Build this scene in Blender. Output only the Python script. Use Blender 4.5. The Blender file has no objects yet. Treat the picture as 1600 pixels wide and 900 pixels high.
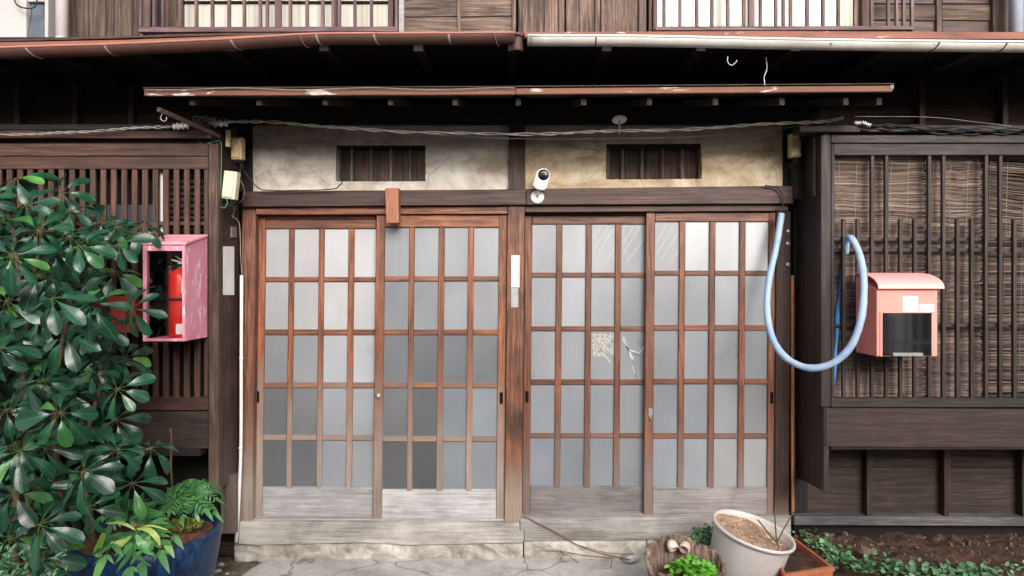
import bpy, bmesh, math, random
from mathutils import Vector, Matrix, Euler, noise
R = random.Random(7)
rad = math.radians
S = bpy.context.scene
COL = S.collection
# ---------------------------------------------------------------- camera, sky, sun, exposure
CY, CZ, F, HZ = -4.1, 1.65, 1066.0, 440.0
cam = bpy.data.cameras.new('camera')
cam.sensor_width = 36; cam.lens = 36*F/1600; cam.shift_y = -10/1600
cam.clip_start = 0.05; cam.clip_end = 500
co = bpy.data.objects.new('camera', cam); COL.objects.link(co)
co.location = (0, CY, CZ); co.rotation_euler = (rad(90), 0, 0)
S.camera = co
SUN_EL, SUN_AZ = 25, 166          # degrees; azimuth measured clockwise from +Y
w = bpy.data.worlds.new('World'); S.world = w; w.use_nodes = True
nt = w.node_tree
sky = nt.nodes.new('ShaderNodeTexSky'); sky.sky_type = 'NISHITA'; sky.sun_disc = False
sky.sun_elevation = rad(SUN_EL); sky.sun_rotation = rad(SUN_AZ)
sky.dust_density = 4.0; sky.air_density = 1.0; sky.ozone_density = 1.0
hs = nt.nodes.new('ShaderNodeHueSaturation'); hs.inputs['Saturation'].default_value = 0.45
nt.links.new(sky.outputs[0], hs.inputs['Color'])
nt.links.new(hs.outputs[0], nt.nodes['Background'].inputs[0])
nt.nodes['Background'].inputs[1].default_value = 0.15
sl = bpy.data.lights.new('sun', 'SUN'); sl.energy = 1.5; sl.angle = rad(30); sl.color = (1, .98, .96)
so = bpy.data.objects.new('sun', sl); COL.objects.link(so)
d = Vector((math.sin(rad(SUN_AZ))*math.cos(rad(SUN_EL)), math.cos(rad(SUN_AZ))*math.cos(rad(SUN_EL)), math.sin(rad(SUN_EL))))
so.rotation_euler = (-d).to_track_quat('-Z', 'Y').to_euler(); so.location = d*20
S.view_settings.view_transform = 'Standard'; S.view_settings.look = 'None'
S.view_settings.exposure = 0.8; S.view_settings.gamma = 1

# ---------------------------------------------------------------- helpers
WP = {}                                        # world position of every object origin
def W(px, py, Y):
    k = (Y-CY)/F
    return Vector(((px-800)*k, Y, CZ-(py-HZ)*k))
def link(o, c, parent):
    COL.objects.link(o); WP[o.name] = Vector(c)
    if parent: o.parent = parent; o.location = Vector(c)-WP[parent.name]
    else: o.location = c
    return o
def tag(o, label=None, cat=None, group=None, kind=None):
    for k, v in (('label', label), ('category', cat), ('group', group), ('kind', kind)):
        if v: o[k] = v
    return o
def thing(name, label, cat, loc, group=None):
    o = bpy.data.objects.new(name, None); o.empty_display_size = .05
    return tag(link(o, loc, None), label, cat, group)
def mk(name, vs, fs, mat, parent=None, smooth=False, bev=0, origin=None):
    vs = [Vector(v) for v in vs]
    lo = [min(v[i] for v in vs) for i in range(3)]; hi = [max(v[i] for v in vs) for i in range(3)]
    c = Vector(origin) if origin is not None else Vector([(a+b)/2 for a, b in zip(lo, hi)])
    me = bpy.data.meshes.new(name); me.from_pydata([v-c for v in vs], [], fs)
    bm = bmesh.new(); bm.from_mesh(me)
    bmesh.ops.recalc_face_normals(bm, faces=bm.faces)
    if bev:
        bmesh.ops.bevel(bm, geom=list(bm.edges), offset=bev, segments=1, affect='EDGES', profile=.5, clamp_overlap=True)
    bm.to_mesh(me); bm.free()
    if smooth: me.shade_smooth()
    me.materials.append(mat)
    return link(bpy.data.objects.new(name, me), c, parent)
def share(src, name, c, parent, mat=None):
    o = bpy.data.objects.new(name, src.data); return link(o, c, parent)
def prismW(name, front, back, mat, parent, bev=.002, smooth=False):
    n = len(front)
    fs = [tuple(range(n)), tuple(range(2*n-1, n-1, -1))]
    fs += [(i, (i+1) % n, n+(i+1) % n, n+i) for i in range(n)]
    return mk(name, list(front)+list(back), fs, mat, parent, smooth, bev)
def poly(name, pts, Y, t, mat, parent=None, bev=.002):
    f = [W(x, y, Y) for x, y in pts]
    return prismW(name, f, [v+Vector((0, t, 0)) for v in f], mat, parent, bev)
def LE(x, y):                                  # the door frame leans a little
    return x-(0.0125-0.0055*(x-400)/800)*(y-345)
def board(name, x0, y0, x1, y1, Y, t, mat, parent=None, bev=.002, lean=False, dy=0):
    p = [(x0, y0), (x1, y0+dy), (x1, y1+dy), (x0, y1)]
    if lean: p = [(LE(x, y), y) for x, y in p]
    return poly(name, p, Y, t, mat, parent, bev)
def boxW(name, lo, hi, mat, parent=None, bev=.002):
    x0, y0, z0 = lo; x1, y1, z1 = hi
    f = [Vector(p) for p in ((x0, y0, z0), (x1, y0, z0), (x1, y0, z1), (x0, y0, z1))]
    return prismW(name, f, [v+Vector((0, y1-y0, 0)) for v in f], mat, parent, bev)
def tube_geo(pts, r, seg=8, closed=True):
    pts = [Vector(p) for p in pts]; n = len(pts); vs = []; fs = []
    up = Vector((0, 0, 1)); t0 = (pts[1]-pts[0]).normalized()
    if abs(t0.dot(up)) > .9: up = Vector((0, 1, 0))
    u = t0.cross(up).normalized()
    for i, p in enumerate(pts):
        t = (pts[min(i+1, n-1)]-pts[max(i-1, 0)]).normalized()
        u = (u-t*u.dot(t)).normalized(); v = t.cross(u)
        rr = r[i] if isinstance(r, (list, tuple)) else r
        for k in range(seg):
            a = 2*math.pi*k/seg; vs.append(p+(u*math.cos(a)+v*math.sin(a))*rr)
    for i in range(n-1):
        for k in range(seg):
            a = i*seg+k; b = i*seg+(k+1) % seg
            fs.append((a, b, b+seg, a+seg))
    if closed: fs += [tuple(range(seg))[::-1], tuple(range((n-1)*seg, n*seg))]
    return vs, fs
def tube(name, pts, r, mat, parent=None, seg=8):
    vs, fs = tube_geo(pts, r, seg); return mk(name, vs, fs, mat, parent, True)
def joinG(parts):
    V = []; Fc = []
    for vs, fs in parts:
        o = len(V); V += list(vs); Fc += [tuple(i+o for i in f) for f in fs]
    return V, Fc
def spline(pts, n=8):
    P = [Vector(p) for p in pts]; P = [2*P[0]-P[1]]+P+[2*P[-1]-P[-2]]; out = []
    for i in range(1, len(P)-2):
        for k in range(n):
            t = k/n; a, b, c, e = P[i-1], P[i], P[i+1], P[i+2]
            out.append(.5*((2*b)+(c-a)*t+(2*a-5*b+4*c-e)*t*t+(3*b-a-3*c+e)*t**3))
    return out+[P[-2]]
def lathe_geo(prof, seg=32, M=Matrix(), cap0=True, cap1=False, wob=0):
    vs = []; fs = []; n = len(prof)
    for r, z in prof:
        for k in range(seg):
            a = 2*math.pi*k/seg; rr = r*(1+wob*math.sin(3*a+z*9))
            vs.append(M @ Vector((rr*math.cos(a), rr*math.sin(a), z)))
    for i in range(n-1):
        for k in range(seg):
            a = i*seg+k; b = i*seg+(k+1) % seg; fs.append((a, b, b+seg, a+seg))
    if cap0: fs.append(tuple(range(seg))[::-1])
    if cap1: fs.append(tuple(range((n-1)*seg, n*seg)))
    return vs, fs
def lathe(name, prof, M, mat, parent=None, seg=32, cap0=True, cap1=False, smooth=True, wob=0):
    vs, fs = lathe_geo(prof, seg, M, cap0, cap1, wob); return mk(name, vs, fs, mat, parent, smooth)
def box_geo(lo, hi, M=Matrix()):
    x0, y0, z0 = lo; x1, y1, z1 = hi
    vs = [M @ Vector(p) for p in ((x0,y0,z0),(x1,y0,z0),(x1,y1,z0),(x0,y1,z0),(x0,y0,z1),(x1,y0,z1),(x1,y1,z1),(x0,y1,z1))]
    return vs, [(0,3,2,1),(4,5,6,7),(0,1,5,4),(1,2,6,5),(2,3,7,6),(3,0,4,7)]
def T(loc, rx=0, ry=0, rz=0):
    return Matrix.Translation(loc) @ Euler((rad(rx), rad(ry), rad(rz))).to_matrix().to_4x4()

# ---------------------------------------------------------------- materials
class NB:
    def __init__(s, name):
        s.m = bpy.data.materials.new(name); s.m.use_nodes = True; s.t = s.m.node_tree
        s.b = s.t.nodes['Principled BSDF']; s.tc = s.t.nodes.new('ShaderNodeTexCoord'); s.oi = s.t.nodes.new('ShaderNodeObjectInfo')
        s.geo = s.t.nodes.new('ShaderNodeNewGeometry')
    def n(s, ty, **kw):
        nd = s.t.nodes.new(ty)
        for k, v in kw.items():
            if k.startswith('i_'):
                nd.inputs[k[2:].replace('_', ' ')].default_value = v
            else: setattr(nd, k, v)
        return nd
    def l(s, a, b): s.t.links.new(a, b)
    def coords(s, scale, rnd=True, world=False):
        src = s.geo.outputs['Position'] if world else s.tc.outputs['Object']
        if rnd:
            m = s.n('ShaderNodeVectorMath', operation='ADD')
            k = s.n('ShaderNodeMath', operation='MULTIPLY'); s.l(s.oi.outputs['Random'], k.inputs[0]); k.inputs[1].default_value = 41.7
            s.l(src, m.inputs[0]); s.l(k.outputs[0], m.inputs[1]); src = m.outputs[0]
        mp = s.n('ShaderNodeMapping'); mp.inputs['Scale'].default_value = scale; s.l(src, mp.inputs['Vector'])
        return mp.outputs[0]
    def noise(s, co, scale=1, detail=5, rough=.6, dist=0):
        nd = s.n('ShaderNodeTexNoise', i_Scale=scale, i_Detail=detail, i_Roughness=rough, i_Distortion=dist)
        s.l(co, nd.inputs['Vector']); return nd.outputs['Fac']
    def ramp(s, f, stops, interp='LINEAR'):
        r = s.n('ShaderNodeValToRGB'); r.color_ramp.interpolation = interp; e = r.color_ramp.elements
        while len(e) < len(stops): e.new(.5)
        for k, (p, c) in enumerate(stops):
            e[k].position = p; e[k].color = (*c, 1) if isinstance(c, (tuple, list)) else (c, c, c, 1)
        s.l(f, r.inputs[0]); return r.outputs[0]
    def mix(s, f, a, b, mode='MIX'):
        m = s.n('ShaderNodeMix', data_type='RGBA', blend_type=mode)
        for v, i in ((f, 0), (a, 6), (b, 7)):
            if hasattr(v, 'is_output'): s.l(v, m.inputs[i])
            elif isinstance(v, (int, float)): m.inputs[i].default_value = v if i == 0 else (v, v, v, 1)
            else: m.inputs[i].default_value = (*v, 1)
        return m.outputs[2]
    def math(s, op, a, b=0.0, clamp=False):
        m = s.n('ShaderNodeMath', operation=op, use_clamp=clamp)
        for v, i in ((a, 0), (b, 1)):
            if hasattr(v, 'is_output'): s.l(v, m.inputs[i])
            else: m.inputs[i].default_value = v
        return m.outputs[0]
    def zed(s):
        x = s.n('ShaderNodeSeparateXYZ'); s.l(s.geo.outputs['Position'], x.inputs[0]); return x
    def smooth(s, v, a, b):
        m = s.n('ShaderNodeMapRange', interpolation_type='SMOOTHSTEP'); s.l(v, m.inputs[0])
        m.inputs[1].default_value = a; m.inputs[2].default_value = b; return m.outputs[0]
    def bump(s, f, strength=.3, dist=.002):
        b = s.n('ShaderNodeBump', i_Strength=strength, i_Distance=dist); s.l(f, b.inputs['Height']); s.l(b.outputs[0], s.b.inputs['Normal'])
    def out(s, col=None, rough=None, **kw):
        for v, nme in ((col, 'Base Color'), (rough, 'Roughness')):
            if v is None: continue
            if hasattr(v, 'is_output'): s.l(v, s.b.inputs[nme])
            elif isinstance(v, (int, float)): s.b.inputs[nme].default_value = v
            else: s.b.inputs[nme].default_value = (*v, 1)
        for k, v in kw.items(): s.b.inputs[k.replace('_', ' ')].default_value = v
        return s.m
def C(r, g, b):                                # sRGB bytes to linear
    f = lambda v: (v/255/12.92 if v/255 <= .04045 else ((v/255+.055)/1.055)**2.4)
    return (f(r), f(g), f(b))
def wood(name, dark, mid, light, axis='z', rough=.65, bump=.35, weather=None, blotch=.5, fine=1.0, spots=None):
    b = NB(name); al = 3.4; ac = 78*fine
    sc = {'x': (al, ac, ac), 'z': (ac, ac, al), 'y': (ac, al, ac)}[axis]
    co = b.coords(sc); g1 = b.noise(co, 1, 7, .62, .7)
    sc2 = tuple(v*3.1 for v in sc); co2 = b.coords(sc2); g2 = b.noise(co2, 1, 4, .7, .2)
    g = b.math('ADD', b.math('MULTIPLY', g1, .68), b.math('MULTIPLY', g2, .32))
    col = b.ramp(g, [(.37, dark), (.5, mid), (.62, light)])
    col = b.mix(1.0, col, b.ramp(g2, [(.31, .5), (.40, 1.0)]), 'MULTIPLY')
    bl = b.noise(b.coords((3, 3, 3)), 1, 5, .62, .5)
    k = b.ramp(bl, [(.3, 1-blotch), (.7, 1+blotch*.45)])
    col = b.mix(1.0, col, k, 'MULTIPLY')
    bd = b.noise(b.coords(tuple(6 if k == ac else .9 for k in sc)), 1, 3, .5, .4)      # broad bands along the board
    col = b.mix(.8, col, b.ramp(bd, [(.3, .72), (.7, 1.15)]), 'MULTIPLY')
    kv = b.n('ShaderNodeTexVoronoi', i_Scale=1.0); b.l(b.coords(tuple(9 if k == ac else 3.2 for k in sc)), kv.inputs['Vector'])
    kn = b.ramp(kv.outputs['Distance'], [(.05, 1.0), (.15, 0.0)]); kr = b.n('ShaderNodeSeparateColor'); b.l(kv.outputs['Color'], kr.inputs[0])
    col = b.mix(b.math('MULTIPLY', kn, b.math('GREATER_THAN', kr.outputs[0], .86)), col, tuple(c*.35 for c in mid))   # knots
    v = b.math('ADD', b.math('MULTIPLY', b.oi.outputs['Random'], .36), .82)
    col = b.mix(1.0, col, v, 'MULTIPLY')
    if weather:                                # (colour, z below which fully worn, z above which none)
        wc, z0, z1 = weather
        zz = b.zed().outputs['Z']
        nz = b.math('MULTIPLY', b.math('SUBTRACT', bl, .5), (z1-z0)*1.3)
        nz = b.math('ADD', nz, b.math('MULTIPLY', b.math('SUBTRACT', g1, .5), (z1-z0)*1.2))
        f = b.smooth(b.math('ADD', zz, nz), z1, z0)
        wcol = b.mix(1.0, b.ramp(g, [(.3, tuple(c*.55 for c in wc)), (.55, wc), (.75, tuple(min(1, c*1.25) for c in wc))]), v, 'MULTIPLY')
        col = b.mix(f, col, wcol)
    if spots:                                  # pale flecks of flaked paint or worn fibre
        s2 = b.noise(b.coords((30, 30, 30)), 1, 6, .7)
        f = b.ramp(s2, [(spots[1], 0.0), (spots[1]+.05, 1.0)]); col = b.mix(f, col, spots[0])
    b.bump(g, bump, .003)
    return b.out(col, b.ramp(g, [(.3, min(1, rough+.15)), (.7, rough-.1)]))
def paint(name, col, rough=.5, dirt=None, amt=.55, chip=None, bump=.15, sc=9, metal=0, stretch=(1, 1, 1)):
    b = NB(name); co = b.coords(tuple(sc*k for k in stretch)); n1 = b.noise(co, 1, 7, .65, .3)
    n2 = b.noise(b.coords((70, 70, 70)), 1, 4, .6)
    c = b.mix(b.ramp(n1, [(.35, 0.0), (.75, amt)]), col, dirt or tuple(v*.55 for v in col))
    c = b.mix(.35, c, b.ramp(n2, [(.3, .8), (.7, 1.1)]), 'MULTIPLY')
    if chip:
        n3 = b.noise(b.coords(tuple(22*k for k in stretch)), 1, 6, .7, .4)
        c = b.mix(b.ramp(n3, [(chip[1], 0.0), (chip[1]+.03, 1.0)]), c, chip[0])
    b.bump(b.math('ADD', n1, b.math('MULTIPLY', n2, .3)), bump, .002)
    return b.out(c, b.ramp(n1, [(.3, rough), (.8, min(1, rough+.25))]), Metallic=metal)
M = {}
door_w = (C(146, 130, 120), .44, 1.32)
for a in 'xz':
    M['door_'+a] = wood('door_wood_'+a, C(72, 38, 24), C(126, 72, 44), C(156, 99, 66), a, .5, .5, door_w, .5)
    M['doorr_'+a] = wood('dark_door_wood_'+a, C(66, 37, 26), C(114, 67, 45), C(142, 90, 64), a, .5, .5, (C(128, 108, 100), .30, .95), .5)
    M['jamb_'+a] = wood('jamb_wood_'+a, C(66, 38, 28), C(110, 66, 48), C(142, 94, 70), a, .6, .5, (C(158, 142, 130), .25, 1.0), .6)
    M['beam_'+a] = wood('beam_wood_'+a, C(44, 24, 19), C(70, 40, 33), C(92, 56, 46), a, .55, .3, None, .4)
    M['black_'+a] = wood('shade_dark_wood_'+a, C(16, 12, 11), C(26, 19, 17), C(38, 28, 24), a, .8, .3, None, .3)  # near-black: the shade under the eaves is put into this wood colour
    M['jambd_'+a] = wood('dark_jamb_wood_'+a, C(34, 20, 17), C(60, 36, 29), C(86, 54, 44), a, .6, .4, (C(120, 104, 94), .15, .42), .4)
    M['latl_'+a] = wood('lattice_wood_'+a, C(46, 28, 22), C(72, 44, 35), C(96, 63, 50), a, .6, .35, None, .4)
    M['latr_'+a] = wood('grey_lattice_wood_'+a, C(27, 20, 18), C(45, 34, 31), C(65, 50, 46), a, .6, .35, None, .35)
    M['plank_'+a] = wood('weathered_plank_'+a, C(58, 44, 37), C(98, 78, 68), C(136, 112, 98), a, .75, .6, None, .55)
    M['plankd_'+a] = wood('dark_plank_'+a, C(52, 40, 33), C(84, 66, 55), C(112, 90, 76), a, .75, .6, None, .5)
    M['base_'+a] = wood('base_board_'+a, C(32, 22, 18), C(54, 40, 33), C(76, 59, 50), a, .7, .5, None, .5)
    M['rail_'+a] = wood('railing_paint_'+a, C(70, 47, 48), C(98, 70, 72), C(122, 95, 99), a, .6, .3, None, .45, spots=(C(150, 84, 60), .66))
M['pale_x'] = wood('bleached_wood_x', C(150, 146, 144), C(176, 173, 172), C(192, 190, 190), 'x', .8, .3, None, .3)
M['pale2_x'] = wood('greyed_wood_x', C(124, 117, 116), C(144, 137, 135), C(158, 151, 149), 'x', .8, .3, None, .35)
M['sill_x'] = wood('sill_wood_x', C(146, 140, 134), C(172, 166, 160), C(188, 182, 176), 'x', .8, .4, None, .45)
M['post'] = wood('centre_post_wood', C(62, 36, 25), C(110, 66, 46), C(144, 92, 64), 'z', .55, .5, (C(150, 130, 116), .30, .72), .9)
M['retl'] = wood('side_board_wood', C(40, 27, 22), C(72, 52, 43), C(100, 78, 66), 'z', .7, .5, (C(108, 94, 86), .2, .9), .6)
M['block'] = wood('new_block_wood', C(140, 80, 52), C(172, 108, 76), C(188, 126, 92), 'z', .55, .2, None, .2)
M['batten'] = wood('orange_batten_wood', C(110, 62, 34), C(160, 100, 60), C(186, 128, 84), 'z', .6, .3)
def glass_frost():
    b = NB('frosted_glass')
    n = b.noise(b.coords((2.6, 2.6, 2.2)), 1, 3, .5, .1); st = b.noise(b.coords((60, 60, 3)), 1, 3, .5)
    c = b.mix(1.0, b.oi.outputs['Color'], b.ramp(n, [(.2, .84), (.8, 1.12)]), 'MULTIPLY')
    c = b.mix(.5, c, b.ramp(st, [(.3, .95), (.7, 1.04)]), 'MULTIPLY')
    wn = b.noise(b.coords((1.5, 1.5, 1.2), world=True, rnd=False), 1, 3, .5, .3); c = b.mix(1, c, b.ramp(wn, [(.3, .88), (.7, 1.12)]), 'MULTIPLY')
    # dust and putty gathered round the edge of every pane
    x = b.n('ShaderNodeSeparateXYZ'); b.l(b.tc.outputs['Generated'], x.inputs[0])
    dx = b.math('ABSOLUTE', b.math('SUBTRACT', x.outputs['X'], .5)); dz = b.math('ABSOLUTE', b.math('SUBTRACT', x.outputs['Z'], .5))
    e = b.math('MAXIMUM', b.smooth(dx, .44, .5), b.smooth(dz, .47, .5))
    d2 = b.math('MULTIPLY', e, b.ramp(n, [(.3, .15), (.7, .6)]))
    c = b.mix(d2, c, C(150, 142, 130))
    fn = b.noise(b.coords((500, 500, 500)), 1, 2, .5); b.bump(fn, .05, .0004)
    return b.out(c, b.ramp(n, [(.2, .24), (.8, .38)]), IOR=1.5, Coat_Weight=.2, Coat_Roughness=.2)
M['glass'] = glass_frost()
def plaster(name, a, bb, c2, stain):
    b = NB(name); n1 = b.noise(b.coords((4, 4, 5), world=True, rnd=False), 1, 8, .62, .9); n2 = b.noise(b.coords((26, 26, 26), world=True, rnd=False), 1, 6, .7, .4)
    c = b.ramp(n1, [(.3, a), (.5, bb), (.66, c2)])
    n3 = b.noise(b.coords((1.7, 2, 3.5), world=True, rnd=False), 1, 6, .7, 1.4)
    c = b.mix(b.ramp(n3, [(.48, 0.0), (.66, .8)]), c, stain)
    c = b.mix(.6, c, b.ramp(n2, [(.25, .7), (.7, 1.12)]), 'MULTIPLY')
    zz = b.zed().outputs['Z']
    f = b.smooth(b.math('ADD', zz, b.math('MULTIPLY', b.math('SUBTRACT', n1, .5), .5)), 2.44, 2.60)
    c = b.mix(b.math('MULTIPLY', f, .45), c, C(100, 88, 74))       # shade under the canopy painted in along the top
    wv = b.n('ShaderNodeVectorMath', operation='ADD'); b.l(b.coords((1, 1, 1), world=True, rnd=False), wv.inputs[0]); cn = b.n('ShaderNodeTexNoise', i_Scale=4.0); b.l(wv.outputs[0], cn.inputs['Vector']); b.l(cn.outputs['Color'], wv.inputs[1]) if False else None
    cr = b.n('ShaderNodeTexVoronoi', feature='DISTANCE_TO_EDGE', i_Scale=2.1); b.l(b.mix(.16, wv.outputs[0], cn.outputs['Color']), cr.inputs['Vector'])
    c = b.mix(b.math('MULTIPLY', b.ramp(cr.outputs['Distance'], [(.0, 1.0), (.006, 0.0)]), .45), c, C(110, 96, 82))   # hairline cracks
    b.bump(b.math('ADD', b.math('MULTIPLY', n1, .6), b.math('MULTIPLY', n2, .5)), .8, .006)
    return b.out(c, .95)
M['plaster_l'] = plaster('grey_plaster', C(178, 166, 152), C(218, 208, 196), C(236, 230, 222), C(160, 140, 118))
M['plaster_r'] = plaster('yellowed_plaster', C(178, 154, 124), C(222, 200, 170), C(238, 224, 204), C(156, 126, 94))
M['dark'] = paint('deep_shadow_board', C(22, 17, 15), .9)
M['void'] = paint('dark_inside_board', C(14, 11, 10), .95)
M['gut_l'] = paint('red_brown_gutter', C(82, 48, 39), .5, C(44, 30, 26), .8, None, .2, 5)
M['gut_w'] = paint('white_gutter', C(205, 203, 196), .4, C(150, 142, 130), .7, (C(112, 72, 36), .64), .15, 5, 0, (1, 1, 1))
M['strap'] = paint('grey_metal_strap', C(140, 134, 130), .5, C(90, 70, 60), .7)
M['flash'] = paint('rusty_flashing', C(150, 88, 68), .55, C(92, 62, 52), .9, (C(196, 180, 160), .62), .3, 7, 0, (.4, 1, 2))
M['fascia'] = paint('rusty_fascia', C(120, 72, 50), .55, C(72, 48, 38), .8, (C(190, 178, 166), .605), .3, 6, 0, (.14, 1, .6))
M['tin'] = paint('rusty_tin', C(74, 48, 38), .6, C(40, 26, 22), .9)
M['wall_w'] = paint('white_wall_paint', C(176, 173, 172), .8, C(156, 150, 144), .5, None, .3, 3)
M['bluegrey'] = paint('blue_grey_panel', C(84, 94, 108), .5, C(64, 72, 84), .5)
M['pipe'] = paint('white_plastic_pipe', C(226, 214, 216), .35, C(196, 184, 182), .5)
M['pipeb'] = paint('pale_blue_pipe', C(196, 204, 222), .35, C(170, 176, 190), .5)
M['white'] = paint('white_plastic', C(228, 226, 222), .35, C(196, 190, 182), .35)
M['cream'] = paint('cream_plastic', C(222, 204, 158), .4, C(186, 160, 112), .6)
M['offwhite'] = paint('off_white_plastic', C(212, 204, 182), .4, C(180, 166, 136), .6)
M['plate'] = paint('white_plate', C(238, 237, 235), .4, C(220, 218, 214), .4)
M['steel'] = paint('dull_steel', C(168, 168, 168), .35, C(110, 106, 102), .6, metal=.7)
M['blackplastic'] = paint('black_plastic', C(14, 14, 15), .15)
M['pink'] = paint('faded_pink_paint', C(216, 122, 146), .5, C(224, 164, 180), .9, (C(236, 200, 204), .575), .3, 10, 0, (1, 1, .35))
M['pinktop'] = paint('bleached_pink_paint', C(226, 160, 168), .6, C(206, 120, 134), .7)
M['salmon'] = paint('salmon_paint', C(236, 154, 142), .4, C(222, 120, 106), .5, None, .05, 4)
M['salmonlid'] = paint('pale_salmon_lid', C(240, 176, 172), .35, C(232, 158, 152), .6, None, .05, 4)
M['redpaint'] = paint('red_enamel', C(226, 46, 36), .3, C(160, 24, 20), .4, None, .02)
M['oldred'] = paint('old_red_paint', C(170, 62, 48), .55, C(120, 40, 34), .7)
M['hose'] = paint('pale_blue_hose', C(144, 172, 206), .45, C(170, 184, 202), .9, (C(110, 128, 150), .66), .1, 8)
M['hoseb'] = paint('deep_blue_hose', C(70, 128, 196), .4, C(90, 146, 206), .6, None, .05, 5)
M['cable'] = paint('grey_cable', C(176, 172, 164), .6, C(80, 74, 68), .8)
M['cablew'] = paint('whitish_cable', C(176, 168, 150), .6, C(110, 120, 100), .8)
M['cabled'] = paint('dark_cable', C(40, 36, 40), .55, C(24, 22, 24), .7)
M['cableg'] = paint('green_wire', C(70, 140, 110), .5)
M['stone'] = plaster('crumbly_stone', C(122, 114, 104), C(180, 173, 162), C(210, 205, 197), C(98, 88, 78))
M['terra'] = paint('terracotta', C(186, 110, 78), .7, C(150, 86, 62), .8, None, .3, 12)
M['bucket'] = paint('scuffed_white_plastic', C(214, 208, 204), .45, C(184, 174, 168), .7, None, .15, 8)
M['shell'] = paint('white_shell', C(226, 218, 210), .5, C(190, 130, 96), .9, None, .3, 18)
M['curtain'] = None
def glaze():
    b = NB('blue_glaze'); n = b.noise(b.coords((42, 42, 20), rnd=False), 1, 5, .7, .4); n2 = b.noise(b.coords((5, 5, 5)), 1, 4, .6)
    c = b.ramp(n, [(.3, C(6, 22, 46)), (.5, C(12, 44, 82)), (.75, C(38, 86, 128))]); c = b.mix(1, c, b.ramp(n2, [(.3, .6), (.7, 1.2)]), 'MULTIPLY')
    b.bump(n, .35, .002); return b.out(c, .42)
M['glaze'] = glaze()
def leafmat(name, d, m, l, rough=.3, edge=None, vein=False):
    b = NB(name); n = b.noise(b.coords((14, 14, 14)), 1, 4, .6)
    v = b.oi.outputs['Random']
    isl = b.geo.outputs['Random Per Island']
    r = b.math('FRACT', b.math('ADD', v, isl))
    c = b.ramp(r, [(0, d), (.45, m), (.9, m), (1, l)])
    c = b.mix(1, c, b.ramp(n, [(.3, .7), (.7, 1.25)]), 'MULTIPLY')
    c = b.mix(b.math('MULTIPLY', b.geo.outputs['Backfacing'], .5), c, tuple(min(1, x*2+.02) for x in m))
    if vein:
        sx = b.n('ShaderNodeSeparateXYZ'); b.l(b.tc.outputs['Object'], sx.inputs[0]); ay = b.math('ABSOLUTE', sx.outputs['Y'])
        rib = b.smooth(ay, .022, .006); wv = b.math('SINE', b.math('MULTIPLY', b.math('SUBTRACT', sx.outputs['X'], b.math('MULTIPLY', ay, .9)), 62))
        sv = b.math('MULTIPLY', b.smooth(wv, .80, 1.0), .35); c = b.mix(b.math('MAXIMUM', b.math('MULTIPLY', rib, .6), sv), c, tuple(x*2.2+.03 for x in m))
    sp = b.noise(b.coords((90, 90, 90)), 1, 3, .6); c = b.mix(b.ramp(sp, [(.66, 0.0), (.72, .5)]), c, C(120, 112, 84))
    b.bump(n, .25, .003)
    return b.out(c, rough, Transmission_Weight=0, Subsurface_Weight=.0, Coat_Weight=.18, Coat_Roughness=.22)
M['leaf'] = leafmat('glossy_dark_leaf', C(8, 34, 22), C(20, 66, 42), C(74, 128, 50), .40)
M['leafv'] = leafmat('veined_dark_leaf', C(8, 34, 22), C(20, 66, 42), C(74, 128, 50), .38, None, True)
M['fern'] = leafmat('fern_leaf', C(40, 84, 44), C(66, 118, 64), C(110, 156, 82), .5)
M['bright'] = leafmat('bright_leaf', C(52, 112, 26), C(92, 160, 44), C(140, 190, 70), .5)
M['ivy'] = leafmat('creeper_leaf', C(58, 96, 60), C(92, 132, 90), C(130, 160, 116), .55)
M['moss'] = leafmat('moss_green', C(70, 76, 26), C(104, 110, 40), C(136, 140, 60), .9)
M['stem'] = paint('brown_stem', C(94, 72, 50), .8, C(60, 44, 32), .8)
M['gstem'] = paint('green_stem', C(60, 84, 38), .6, C(84, 72, 40), .8)
M['yleaf'] = paint('striped_yellow_leaf', C(176, 186, 96), .5, C(70, 120, 50), .9, None, .1, 40, 0, (.1, 2, 2))
M['vine'] = paint('dry_vine', C(134, 106, 94), .8, C(90, 66, 58), .8)
M['bark'] = wood('bark_wood', C(78, 64, 52), C(132, 110, 94), C(176, 154, 140), 'z', .9, 1.0, None, .7)
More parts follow.
